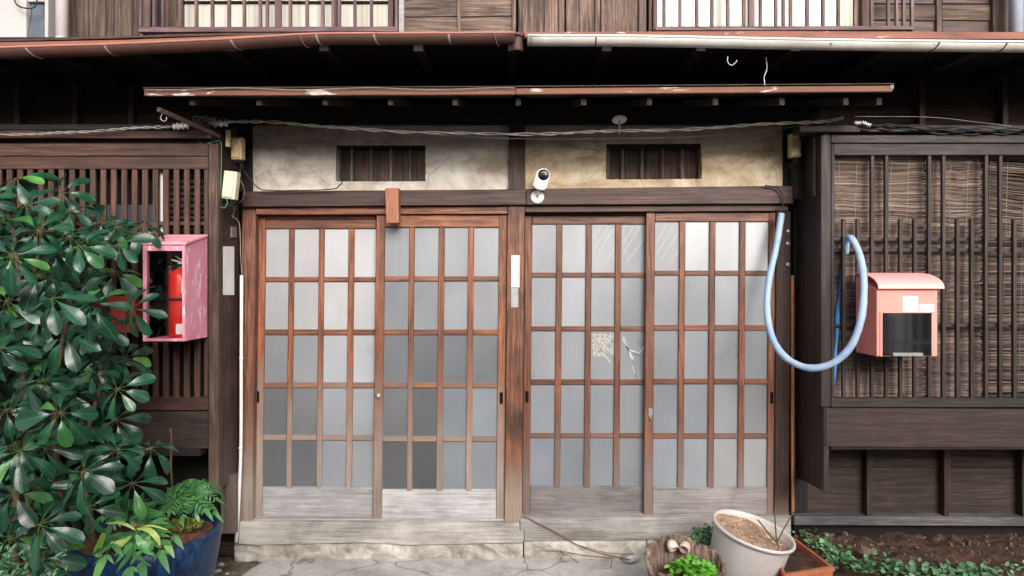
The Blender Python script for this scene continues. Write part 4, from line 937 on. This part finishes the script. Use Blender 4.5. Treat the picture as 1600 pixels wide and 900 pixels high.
on('window_frame', 1375.5, 487.5, 1379, 557, .006, M['salmon']); on('window', 1378.5, 489, 1456, 556, .003, M['smoked'])
on('pull_strip', 1395.5, 551.5, 1442.5, 556.5, .012, M['steel'])
on('sticker', 1410.5, 463, 1434.5, 487.5, .002, M['plate']); on('sticker', 1437, 475.5, 1460, 487.5, .002, M['plate'])

# ---------------------------------------------------------------- hose
Hp = [(1221, 334, -.13), (1213, 385, -.16), (1203, 430, -.2), (1199, 462, -.24), (1200, 500, -.30), (1211, 537, -.40), (1232, 562, -.48), (1265, 575, -.56), (1300, 568, -.62), (1328, 543, -.66), (1343, 508, -.68), (1349, 470, -.66), (1349, 430, -.60), (1342, 395, -.52), (1331, 374, -.46), (1323, 373, -.40), (1321, 395, -.345)]
P = spline([W(*q_) for q_ in Hp], 10)
H1 = tag(tube('hose', P, [.0182+.0008*math.sin(i*.37)+.0005*math.sin(i*1.1)-(.004 if 142 < i < 150 else 0) for i in range(len(P))], M['hose'], None, 16), 'pale blue garden hose hanging in a loop from lintel to lattice', 'hose')
P = spline([W(*q_) for q_ in ((1320, 398, -.34), (1314, 440, -.335), (1310, 480, -.33), (1308, 520, -.33), (1304, 560, -.33), (1300, 600, -.33), (1300, 618, -.335))], 8)
tube('hose_tail', P, [.006+.008*min(1, i/20)+.004*math.sin(i*.4) for i in range(len(P))], M['hoseb'], H1, 12)['label'] = 'deeper blue tail of the hose behind the slats'

# ---------------------------------------------------------------- reed blinds
def blind(x0, x1, y0, y1, Y, label, sag=0, gap=1.0, torn=False):
    t = thing('reed_blind', label, 'blind', W((x0+x1)/2, y0, Y), 'reed blinds behind the right lattice'); G = []; y = y0
    while y < y1:
        n = 9; xa = x0+R.uniform(-3, 2); xb = x1+R.uniform(-2, 3); P = []; s = sag*math.exp(-((y-300)/60)**2) if torn else 0
        ph = R.uniform(-.8, .8)
        for k in range(n+1):
            f = k/n; yy = y+ph*f+3.2*N3(f*4+x0, y*.025, 1)+1.5*N3(f*11, y*.05, 1)+s*math.sin(math.pi*f*.9)*R.uniform(.7, 1.1)
            P.append(W(xa+(xb-xa)*f, yy, Y+.010*N3(f*5, y*.03+x0, 1)+R.uniform(-.0015, .0015)))
        if R.random() > (.16 if torn else .03): G.append(tube_geo(P, R.uniform(.0013, .0022), 4))
        y += R.uniform(.5, .95)*gap
    o = tag(mk('reeds', *joinG(G), M['reed'], t), kind='stuff')
    G = []; x = x0+12
    while x < x1: G.append(tube_geo([W(x-(yy-y0)*.03, yy, Y-.004) for yy in range(int(y0), int(y1), 12)], .0011, 4)); x += 27
    mk('strings', *joinG(G), M['cablew'], t)
    tube('header_rod', [W(x0, y0, Y-.002), W(x1, y0, Y-.002)], .006, M['reed'], t)
blind(1300, 1443, 246, 624, -.315, 'left brown reed blind behind the right lattice')
blind(1447, 1532, 246, 624, -.31, 'middle brown reed blind behind the right lattice, narrow', gap=1.05)
blind(1536, 1790, 246, 624, -.30, 'sagging torn reed blind at the right edge', sag=16, gap=1.7, torn=True)

# ---------------------------------------------------------------- leaves
def leaf_geo(L, w, droop=.25, fold=.25, tip=.75, nl=6, wave=0, ph=0):
    """leaf along +X, normal +Z"""
    vs = []; fs = []
    for i in range(nl+1):
        t = i/nl; ww = w*((math.sin(math.pi*t**tip)**.75 if tip < 1.5 else 1.32*t**.85*(1-t**5)**.62) if 0 < t < 1 else 0.0)
        if i == nl: ww = w*(.10 if tip < 1.5 else .30)
        if i == 0: ww = w*.05
        x = L*t; z = -droop*L*t*t
        for s in (-1, -.5, 0, .5, 1):
            vs.append(Vector((x, s*ww/2, z+abs(s)*ww/2*fold-(abs(s) == 1)*ww*.04+wave*math.sin(t*9+s+ph)*w)))
    for i in range(nl):
        for k in range(4): a = i*5+k; fs.append((a, a+5, a+6, a+1))
    return vs, fs
def leafmesh(name, mat, *a, **k):
    vs, fs = leaf_geo(*a, **k); me = bpy.data.meshes.new(name); me.from_pydata(vs, [], fs); me.shade_smooth(); me.materials.append(mat); return me, vs, fs
LV = [leafmesh('leaf_shape', M['leafv'], 1, .42+.03*i, .16+.16*(i % 3), .34, 2, 7, .045, i) for i in range(6)]
YF_ = lambda: 0
outline = [(262, 30), (300, 105), (330, 190), (350, 232), (385, 215), (430, 190), (480, 222), (540, 185), (600, 200), (650, 190), (700, 240), (750, 225), (800, 150), (850, 95), (905, 90)]
def xmax(y):
    for (a, x), (b2, x2) in zip(outline, outline[1:]):
        if a <= y <= b2: return x+(x2-x)*(y-a)/(b2-a)
    return outline[0][1] if y < 262 else 90
base = W(-20, 980, -1.15); base.z = 0
SH = thing('schefflera_shrub', 'large glossy green umbrella-leaf shrub filling the left side of the view', 'shrub', base)
hero = [(25, 278, -.95), (112, 262+66, -.9), (60, 360, -1.15), (122, 383, -1.2), (160, 345, -.8), (186, 380, -1.1), (222, 352, -.75), (20, 400, -1.3), (82, 466, -1.35), (143, 474, -1.3), (206, 482, -1.05), (103, 523, -1.25), (158, 513, -1.0), (0, 545, -1.4), (184, 608, -1.15), (110, 612, -1.0), (95, 645, -1.3), (45, 600, -1.1), (185, 702, -1.2), (236, 700, -1.0), (207, 755, -1.1), (130, 800-62, -1.35), (136, 795, -1.4), (62, 820, -1.45), (30, 705, -1.4), (20, 770, -1.4), (150, 555, -.9), (70, 700, -1.2), (10, 470, -1.1), (40, 320, -1.0), (95, 300, -.85), (60, 430, -1.1), (178, 425, -.95), (195, 560, -.85), (180, 655, -.95), (10, 640, -1.2), (60, 870, -1.4), (15, 840, -1.35)]
wh = [(x, y, Y, 1.0) for x, y, Y in hero]
k = 0
while k < 250:
    y = R.uniform(300, 900); x = R.uniform(-120, xmax(y)-34-22*R.random()); Y = R.uniform(-1.12, -.52)
    if noise.noise(Vector((x*.012, y*.012, 5))) > .28: k += 1; continue
    wh.append((x, y, Y, R.uniform(.7, 1.0))); k += 1
while k < 285:
    y = R.uniform(300, 900); x = R.uniform(-100, xmax(y)-50-25*R.random()); wh.append((x, y, R.uniform(-.78, -.50), R.uniform(.7, .9))); k += 1
while k < 315:
    y = R.uniform(300, 900); x = R.uniform(-190, -60); wh.append((x, y, R.uniform(-1.3, -.6), R.uniform(.8, 1.0))); k += 1
lv_n = 0; stuffG = []; stemG = []; pet = []
trunk_nodes = []
for sx, sy, y1_ in ((-15, 300, 300), (40, 560, 330), (90, 760, 420), (-60, 400, 280), (140, 800, 560)):
    top = W(sx+30, y1_, -.9); b0 = base+Vector((sx*.0018+.05, R.uniform(-.1, .15), 0))
    Pn = spline([b0, b0.lerp(top, .3)+Vector((R.uniform(-.06, .06), 0, 0)), b0.lerp(top, .65)+Vector((R.uniform(-.07, .07), R.uniform(-.05, .05), 0)), top], 7)
    mk('trunk', *tube_geo(Pn, [.020-.013*i/len(Pn) for i in range(len(Pn))], 8), M['stem'], SH, True); trunk_nodes += Pn
wh.sort(key=lambda q_: (q_[2] if q_[3] < 1 or True else 0))
hset = set((x, y) for x, y, _ in hero)
for x, y, Y, s in wh:
    c = W(x, y, Y); ishero = (x, y) in hset
    nleaf = R.choice((7, 8, 9))
    # whorl axis: up, and out towards the street
    ax = Vector((R.uniform(-.35, .5), R.uniform(-1.0, -.45), R.uniform(.3, .9))).normalized()
    near = min(trunk_nodes, key=lambda p_: (p_-c).length+max(0, p_.z-c.z)*2)
    mid = near.lerp(c, .55)+Vector((0, 0, -.02)); pet.append(tube_geo(spline([near, mid, c], 4), .0032, 5))
    q0 = ax.to_track_quat('Z', 'Y'); a0 = R.uniform(0, 6.28)
    Ls = R.uniform(.092, .130)*s*(1.08 if ishero else 1)
    for j in range(nleaf):
        a = a0+j*2*math.pi/nleaf+R.uniform(-.14, .14); L = Ls*R.uniform(.75, 1.1)
        rot = q0.to_matrix().to_4x4() @ Matrix.Rotation(a, 4, 'Z') @ Matrix.Rotation(rad(R.uniform(4, 36)), 4, 'Y') @ Matrix.Rotation(rad(R.uniform(-18, 18)), 4, 'X')
        st = rot @ Vector((.022+L*.10, 0, 0)); tip0 = c+st
        pet.append(tube_geo([c, tip0+rot @ Vector((L*.06, 0, 0))], .0016, 4))
        me, lvs, lfs = LV[R.randrange(6)]
        MM = Matrix.Translation(tip0) @ rot @ Matrix.Diagonal((L, L*R.uniform(.92, 1.2), L, 1))
        if x > -30 and (ishero or Y < -.93) and lv_n < 296:
            o = bpy.data.objects.new('leaf', me); COL.objects.link(o); WP[o.name] = tip0; o.parent = SH
            o.matrix_basis = Matrix.Translation(-WP[SH.name]) @ MM; lv_n += 1
        else: stuffG.append(([MM @ v for v in lvs], lfs))
tag(mk('foliage', *joinG(stuffG), M['leaf'], SH, True), kind='stuff'); mk('leaf_stalks', *joinG(pet), M['gstem'], SH, True)

# ---------------------------------------------------------------- blue pot and what grows in it
pc = W(229, 828, -.90); RP = .325; zr = pc.z
t = thing('blue_pot', 'large blue glazed round pot at the lower left, filled with soil', 'pot', (pc.x, pc.y, -.06))
lathe('bowl', [(RP*.60, -.05), (RP*.72, .06), (RP*.88, .2), (RP*.98, zr-.10), (RP*1.0, zr-.04), (RP*.985, zr-.012), (RP*.95, zr), (RP*.90, zr-.01), (RP*.88, zr-.05)], T((pc.x, pc.y, 0)), M['glaze'], t, 56)
vs = []; fs = []; n = 40; m = 10
for i in range(m+1):
    for k in range(n):
        rr = RP*.9*i/m; a = 2*math.pi*k/n; x, y = rr*math.cos(a), rr*math.sin(a); vs.append(Vector((pc.x+x, pc.y+y, zr-.035+.03*(1-(i/m)**2)+.02*N3(x, y, 14)+.01*N3(x, y, 40))))
for i in range(m):
    for k in range(n): a = i*n+k; b_ = i*n+(k+1) % n; fs.append((a, b_, b_+n, a+n))
mk('soil', vs, fs, M['drysoil'], t, True)
def clump(name, label, cat, n, posf, leafargs, mat, seedL, kind=None, size=(.01, .02), up=(.2, 1)):
    G = []
    for k in range(n):
        p_ = posf(k); L = R.uniform(*size); lvs, lfs = leaf_geo(1, *leafargs, nl=4)
        MM = Matrix.Translation(p_) @ Euler((R.uniform(-.5, .5), R.uniform(-1.1, .2), R.uniform(0, 6.28))).to_matrix().to_4x4() @ Matrix.Scale(L, 4)
        G.append(([MM @ v for v in lvs], lfs))
    return tag(mk(name, *joinG(G), mat, None, True), label, cat, None, kind)
def mosspos(k):
    a = R.uniform(0, 6.28); rr = R.random()**.5; x = W(292, 0, -.78).x+.10*rr*math.cos(a); y = -.84+.09*rr*math.sin(a); return Vector((x, y, zr-.005+.03*(1-rr)))
clump('moss', 'olive green moss mound in the right half of the blue pot', 'moss', 900, mosspos, (.5, .2), M['moss'], 0, 'stuff', (.008, .022))
def frond(c, tip, n, ll, mat, lw=.32, sag=.05):
    """pinnate frond from c to tip: midrib + paired leaflets"""
    P = [c.lerp(tip, i/12)+Vector((0, 0, sag*math.sin(math.pi*i/12))) for i in range(13)]; stm = tube_geo(P, [.0022-.0012*i/12 for i in range(13)], 4); G = [stm]
    for i in range(n):
        f = .22+.76*i/(n-1); k = min(11, int(f*12)); p_ = P[k].lerp(P[k+1], f*12-k); d_ = (P[min(12, k+1)]-P[k]).normalized()
        L = ll*(1-.6*abs(f-.45)/.55)
        for s in (-1, 1):
            side = d_.cross(Vector((0, -.5, .85))).normalized()*s; dr = (side*.85+d_*.62+Vector((0, 0, -.25))).normalized()
            zz = Vector((0, -.5, .85)); yy = zz.cross(dr).normalized(); zz = dr.cross(yy)
            MM = Matrix.Translation(p_) @ Matrix(((dr.x, yy.x, zz.x, 0), (dr.y, yy.y, zz.y, 0), (dr.z, yy.z, zz.z, 0), (0, 0, 0, 1))) @ Matrix.Scale(L*R.uniform(.85, 1.1), 4)
            lvs, lfs = leaf_geo(1, lw, .22, .15, .6, 5); G.append(([MM @ v for v in lvs], lfs))
    lvs, lfs = leaf_geo(1, lw*.9, .3, .15, .6, 5); dr = (P[12]-P[11]).normalized(); yy = Vector((0, -.5, .85)).cross(dr).normalized(); zz = dr.cross(yy)
    MM = Matrix.Translation(P[12]) @ Matrix(((dr.x, yy.x, zz.x, 0), (dr.y, yy.y, zz.y, 0), (dr.z, yy.z, zz.z, 0), (0, 0, 0, 1))) @ Matrix.Scale(ll, 4); G.append(([MM @ v for v in lvs], lfs))
    return joinG(G), stm
def fernplant(label, c, tips, ll, mat, n=7, lw=.32, sag=.05):
    t = thing('fern', label, 'fern', c, 'ferns in the blue pot')
    for tp in tips:
        g1, st = frond(c, tp, n, ll*R.uniform(.85, 1.1), mat, lw, sag); mk('frond', *g1, mat, t, True)
c = W(285, 800, -.72)
fernplant('bushy green fern at the back right of the blue pot', c, [W(x, y, Y) for x, y, Y in ((330, 765, -.72), (336, 778, -.76), (308, 752, -.66), (300, 748, -.6), (262, 770, -.74), (248, 782, -.8), (320, 795, -.85), (276, 758, -.62), (285, 805, -.92), (255, 805, -.9), (330, 790, -.66), (316, 770, -.62), (325, 756, -.7), (292, 768, -.7), (305, 800, -.8), (268, 790, -.86), (335, 800, -.8))], .072, M['fern'], 7, .3)
c = W(215, 838, -1.0)
fernplant('pale green fern hanging over the front rim of the blue pot', c, [W(x, y, Y) for x, y, Y in ((203, 888, -1.32), (250, 862, -1.24), (165, 868, -1.28), (222, 880, -1.3))], .125, M['fern'], 5, .30, .05)
fernplant('small green fern at the left back of the blue pot', W(205, 812, -.95), [W(x, y, Y) for x, y, Y in ((172, 800, -.95), (215, 790, -.85), (190, 790, -.8), (230, 800, -.95), (175, 818, -1.05), (258, 846, -1.17), (272, 838, -1.1), (160, 806, -1.0), (240, 815, -1.0), (225, 800, -.9))], .080, M['fern'], 5, .38)
t = thing('striped_plant', 'yellow-striped arching leaves beside a red berry in the blue pot', 'plant', W(212, 830, -1.05))
def blade(P, w_):
    P = spline(P, 6); vs = []; fs = []
    for i, p_ in enumerate(P):
        f = i/(len(P)-1); ww = w_*math.sin(math.pi*min(1, f*.93+.04))**.7; d_ = (P[min(i+1, len(P)-1)]-P[max(i-1, 0)]).normalized(); s = d_.cross(Vector((0, -.7, .7))).normalized()*ww/2
        vs += [p_-s, p_+Vector((0, 0, -ww*.12)), p_+s]
    for i in range(len(P)-1): a = 3*i; fs += [(a, a+1, a+4, a+3), (a+1, a+2, a+5, a+4)]
    return vs, fs
M['yel2'] = paint('lime_leaf', C(130, 160, 64), .45, C(90, 140, 50), .8, None, .1, 20)
for pts, w_, m in ((((212, 828), (190, 817), (165, 818)), .014, 'yleaf'), (((165, 826), (158, 845), (152, 862), (158, 870)), .035, 'yel2'), (((214, 826), (232, 828), (245, 840), (250, 852)), .022, 'yleaf'), (((205, 838), (190, 848), (172, 848)), .03, 'yleaf'), (((222, 822), (240, 822), (262, 828)), .008, 'yleaf'), (((195, 846), (185, 856), (174, 852)), .024, 'yleaf'), (((213, 835), (222, 850), (240, 858)), .03, 'fern'), (((210, 824), (206, 812), (214, 805)), .02, 'fern')):
    mk('blade', *blade([W(x, y, -1.12-.001*y*.1) for x, y in pts], w_), M[m], t, True)
lathe('berry', [(.001, -.011), (.008, -.008), (.0115, 0), (.008, .008), (.001, .011)], T(W(211.5, 822, -1.13)), M['redpaint'], t, 14, False)
tag(tube('dry_stick', spline([W(x, y, -.62) for x, y in ((269, 820), (269, 770), (267, 725), (268, 690), (266, 668))], 5), .0055, M['stem'], None, 8), 'thin bare brown stick rising behind the blue pot', 'stick')
# undergrowth at the far lower left
def upos(k):
    return W(R.uniform(-40, 105), R.uniform(850, 930), R.uniform(-1.5, -1.2))
clump('undergrowth', 'fine pale green undergrowth at the bottom left corner', 'ground plant', 500, upos, (.35, .2), M['ivy'], 0, 'stuff', (.015, .04))

# ---------------------------------------------------------------- white bucket
bc = W(1178, 827, -.62)
Bm = T(bc, 9, 0, 0) @ T((0, 0, 0), 0, 17, 0) if False else Matrix.Translation(bc) @ Matrix.Rotation(rad(13), 4, 'Y') @ Matrix.Rotation(rad(7), 4, 'X')
t = thing('bucket', 'white plastic bucket of sandy soil with a green twig, tilted to the right', 'bucket', (bc.x-.05, bc.y, 0))
rb = .205; Hb = .40
lathe('shell', [(rb*.72, -Hb), (rb*.78, -Hb+.01), (rb*.93, -.03), (rb*.945, -.018), (rb*1.0, -.018), (rb*1.012, -.008), (rb*1.0, .0), (rb*.955, -.001), (rb*.935, -.012), (rb*.92, -.05)], Bm, M['bucket'], t, 64)
vs = []; fs = []; n = 48; m = 14
for i in range(m+1):
    for k in range(n):
        rr = rb*.93*i/m; a = 2*math.pi*k/n; x, y = rr*math.cos(a), rr*math.sin(a); vs.append(Bm @ Vector((x, y, -.030+.010*N3(x, y, 12, 5)+.005*N3(x, y, 60, 5)-.04*(x/rb)*.5)))
for i in range(m):
    for k in range(n): a = i*n+k; b_ = i*n+(k+1) % n; fs.append((a, b_, b_+n, a+n))
mk('soil', vs, fs, M['potsoil'], t, True)
G = []
for k in range(80):
    a = R.uniform(0, 6.28); rr = rb*.86*R.random()**.5; s_ = R.uniform(.002, .0055); G.append(box_geo((-s_*1.5, -s_*.5, -s_*.3), (s_*1.5, s_*.5, s_*.3), Bm @ Matrix.Translation((rr*math.cos(a), rr*math.sin(a), -.028-.02*rr*math.cos(a)/rb)) @ Euler((R.random(), R.random(), R.random()*6)).to_matrix().to_4x4()))
tag(mk('litter', *joinG(G[:40]), M['bark'], t), kind='stuff'); tag(mk('litter', *joinG(G[40:]), M['shell'], t), kind='stuff')
t = thing('twig', 'bare green forked twig growing from the white bucket', 'twig', Bm @ Vector((.13, -.06, -.03)))
q0 = W(1216, 856, -.70)
mk('branches', *joinG([tube_geo(spline(p_, 5), .0035, 6) for p_ in ([q0, W(1213, 840, -.70), W(1210, 797, -.69)], [W(1215, 846, -.70), W(1224, 828, -.71), W(1240, 800, -.7)], [W(1214, 848, -.70), W(1200, 832, -.68), W(1184, 812, -.66)])]), M['gstem'], t, True)

# ---------------------------------------------------------------- bark planter with shells
kc = W(1071, 876, -.72)
t = thing('bark_planter', 'rough hollow log planter left of the white bucket', 'planter', (kc.x, kc.y, 0))
n = 110; vs = []; fs = []; a_, b2 = .195, .15
hs_ = []
for k in range(n):
    a = 2*math.pi*k/n; rg_ = 1+.03*math.sin(3*a+1)+.018*math.sin(23*a)+.022*R.uniform(-1, 1)
    h = .235+.10*max(0, math.sin(a))**.7*(1-.25*math.cos(a))+.012*R.uniform(-1, 1)+.012*math.sin(5*a)
    hs_.append((a, rg_, h))
for lvl in range(5):
    for (a, rg_, h) in hs_:
        f = lvl/4; s = (.78+.22*f)*rg_; x, y = a_*s*math.cos(a), b2*s*math.sin(a); vs.append(Vector((kc.x+x, kc.y+y, h*f)))
for (a, rg_, h) in hs_: x, y = a_*.91*rg_*math.cos(a), b2*.91*rg_*math.sin(a); vs.append(Vector((kc.x+x, kc.y+y, h-.006)))
for (a, rg_, h) in hs_: x, y = a_*.80*rg_*math.cos(a), b2*.80*rg_*math.sin(a); vs.append(Vector((kc.x+x, kc.y+y, .14)))
for lvl in range(6):
    for k in range(n): a = lvl*n+k; b_ = lvl*n+(k+1) % n; fs.append((a, b_, b_+n, a+n))
mk('log_shell', vs, fs, M['bark'], t)
lathe('soil', [(.14, .18), (.08, .195), (.002, .2)], T((kc.x, kc.y, 0)), M['drysoil'], t, 24, False)
def gp(k): a = R.uniform(0, 6.28); rr = R.random()**.6; return Vector((kc.x+.025+.12*rr*math.cos(a), kc.y-.02+.10*rr*math.sin(a), .215+.05*(1-rr)+R.uniform(-.01, .02)))
clump('leafy_plant', 'bright green leafy plant growing in the log planter', 'plant', 190, gp, (.75, .15), M['bright'], 0, None, (.022, .045))
for (x, y, rx, lab) in ((1051, 850, 20, 'left white shell resting on the rim of the log planter'), (1070, 852, -30, 'right white shell with orange underside on the log planter')):
    p_ = W(x, y+4, -.64); vs = []; fs = []
    vs, fs = lathe_geo([(.001, .034), (.014, .032), (.024, .022), (.029, .004), (.027, -.014), (.022, -.016)], 14, T(p_, -48 if x < 1060 else -72, 0, rx), False); tag(mk('shell', vs, fs, M['shell'], None, True), lab, 'shell')

# ---------------------------------------------------------------- terracotta trough
t = thing('planter_box', 'rectangular terracotta planter of dry soil right of the bucket', 'planter', W(1265, 880, -.6))
P4 = [(1218, 850, -.30), (1243, 838, -.30), (1304, 886, -.62), (1240, 898, -.78)]
zt = .245
def gxy(px, py, z): k = (CZ-z)/(py-HZ); Y = k*F+CY; return Vector(((px-800)*k, Y, z))
o4 = [gxy(1196, 842, zt), gxy(1240, 840, zt), gxy(1303, 887, zt), gxy(1226, 900, zt)]
cc = sum(o4, Vector())/4
i4 = [p_.lerp(cc, .11) for p_ in o4]; bo = [Vector((*(p_.lerp(cc, .12)).xy, 0.02)) for p_ in o4]
for k in range(4):
    j = (k+1) % 4
    vs = [o4[k], o4[j], i4[j], i4[k], bo[k], bo[j], bo[j].lerp(cc.xy.to_3d(), .1), bo[k].lerp(cc.xy.to_3d(), .1)]
    mk('wall', vs, [(0, 1, 2, 3), (0, 4, 5, 1), (3, 2, 6, 7), (4, 7, 6, 5), (0, 3, 7, 4), (1, 5, 6, 2)], M['terra'], t, False, .003)
    r0, r1 = o4[k]+(o4[k]-cc).normalized()*.004, o4[j]+(o4[j]-cc).normalized()*.004
    mk('rim', [r0, r1, i4[j], i4[k], r0-Vector((0, 0, .022)), r1-Vector((0, 0, .022)), i4[j]-Vector((0, 0, .022)), i4[k]-Vector((0, 0, .022))], [(0, 1, 2, 3), (0, 4, 5, 1), (3, 2, 6, 7), (4, 7, 6, 5), (0, 3, 7, 4), (1, 5, 6, 2)], M['terra'], t, False, .002).location.z += .003
n = 14; vs = []; fs = []
for j in range(n+1):
    for i in range(n+1):
        u, v = i/n, j/n; p_ = i4[0].lerp(i4[1], u).lerp(i4[3].lerp(i4[2], u), v); vs.append(p_+Vector((0, 0, -.03+.012*N3(p_.x, p_.y, 30)+.005*N3(p_.x, p_.y, 90))))
for j in range(n):
    for i in range(n): a = j*(n+1)+i; fs.append((a, a+1, a+n+2, a+n+1))
mk('soil', vs, fs, M['soil'], t, True)

# ---------------------------------------------------------------- creepers, vines, stones, litter
IV = [(1240, 812), (1262, 835), (1285, 850), (1300, 868), (1340, 880), (1390, 888), (1450, 893), (1500, 898), (1560, 902)]
def ipos(k):
    f = R.random()**.8*(len(IV)-1); i = min(len(IV)-2, int(f)); a = f-i; px = IV[i][0]+(IV[i+1][0]-IV[i][0])*a; py = IV[i][1]+(IV[i+1][1]-IV[i][1])*a
    sp = 13 if f < 4 else 14; p_ = gxy(px+R.gauss(0, 9), py+R.gauss(4, sp*.5)+2, .12); return p_+Vector((0, 0, R.uniform(.0, .035)))
clump('creeper', 'round-leaved green creeper spilling over the soil right of the planters', 'creeper', 620, ipos, (.85, .15), M['ivy'], 0, 'stuff', (.022, .042))
clump('creeper', 'small green creeper patch between log planter and white bucket', 'creeper', 260, lambda k: W(1100+R.gauss(0, 13), 842+R.gauss(0, 9), -.42+R.uniform(-.06, .1)), (.85, .15), M['ivy'], 0, 'stuff', (.018, .032))
clump('weeds', 'sparse low weeds on the earth at the bottom right', 'weeds', 120, lambda k: gxy(R.uniform(1470, 1620), R.uniform(880, 905), .12), (.7, .15), M['ivy'], 0, 'stuff', (.015, .03))
V = []
for pts in (((818, 806), (850, 822), (880, 838), (900, 850), (930, 862), (985, 875)), ((830, 897), (880, 893), (930, 890), (985, 886)), ((870, 860), (890, 870), (905, 880), (914, 890)), ((800, 890), (830, 894), (860, 900)), ((905, 852), (925, 858), (950, 864), (990, 866)), ((952, 868), (956, 876), (954, 888)), ((928, 884), (930, 893), (926, 900)), ((850, 884), (862, 892), (868, 896)), ((875, 858), (880, 868), (872, 876)), ((845, 860), (880, 862), (915, 868), (960, 872))):
    V.append(tube_geo(spline([W(x, y, -.10) if y < 850 else gxy(x, min(y, 905), .012) if y > 876 else W(x, y, -.10-.004*(y-850)) for x, y in pts], 5), R.uniform(.0022, .0038), 5))
tag(mk('dry_vine', *joinG(V), M['vine'], None, True), 'dry brown vine stems trailing over the step below the right doors', 'vine')
def rock(px, py, z, s, mat, label, cat='stone', flat=.6):
    p_ = gxy(px, py, z); bm = bmesh.new(); bmesh.ops.create_icosphere(bm, subdivisions=3, radius=1)
    vs = []; 
    for v in bm.verts: k_ = 1+.3*noise.noise(v.co*1.3+Vector((px, py, 0)))+.1*noise.noise(v.co*4+Vector((py, 0, 0))); vs.append(p_+Vector((v.co.x*s*k_, v.co.y*s*.8*k_, v.co.z*s*flat*k_)))
    fs = [tuple(v.index for v in f.verts) for f in bm.faces]; bm.free(); return tag(mk('stone', vs, fs, mat, None, True), label, cat)
M['rock'] = ground_mat('reddish_rock', (C(78, 58, 48), C(116, 92, 78), C(150, 128, 114)), 30, .6, .004)
rock(1352, 862, .15, .038, M['rock'], 'fist-sized reddish stone lying on the dark soil')
for x, y, s in ((338, 868, .014), (346, 882, .018), (340, 893, .022), (355, 897, .013), (332, 880, .011)): rock(x, y, .0, s, M['concrete'], {338: 'small pale pebble just right of the blue pot, nearest the wall', 346: 'grey pebble in the middle of the pebbles right of the blue pot', 340: 'largest pale pebble at the lower right of the blue pot', 355: 'small pebble at the bottom edge beside the concrete', 332: 'tiny pebble touching the blue pot'}[x])
G = []
for k in range(420):
    x = R.uniform(.95, 3.2); y = R.uniform(-.7, -.02); s = R.uniform(.003, .011)
    z = -.02+.15*min(1, max(0, (x-.95)/.8))*min(1, max(0, (y+1.1)/.9))+.03*N3(x, y, 5)+.018*N3(x, y, 17)+.010*N3(x, y, 45)
    Mt = Matrix.Translation((x, y, z+s*.3)) @ Euler((R.random()*6, R.random()*6, R.random()*6)).to_matrix().to_4x4(); G.append(box_geo((-s, -s*.7, -s*.5), (s, s*.6, s*.5), Mt))
tag(mk('soil_clods', *joinG(G), M['rock'], None), 'loose clods and grit scattered over the dark soil bed', 'grit', kind='stuff')
rock(986, 872, .04, .05, M['clear'] if False else paint('crumpled_clear_plastic', C(186, 184, 184), .2, C(140, 134, 128), .8), 'crumpled clear plastic lump left of the log planter', 'plastic')
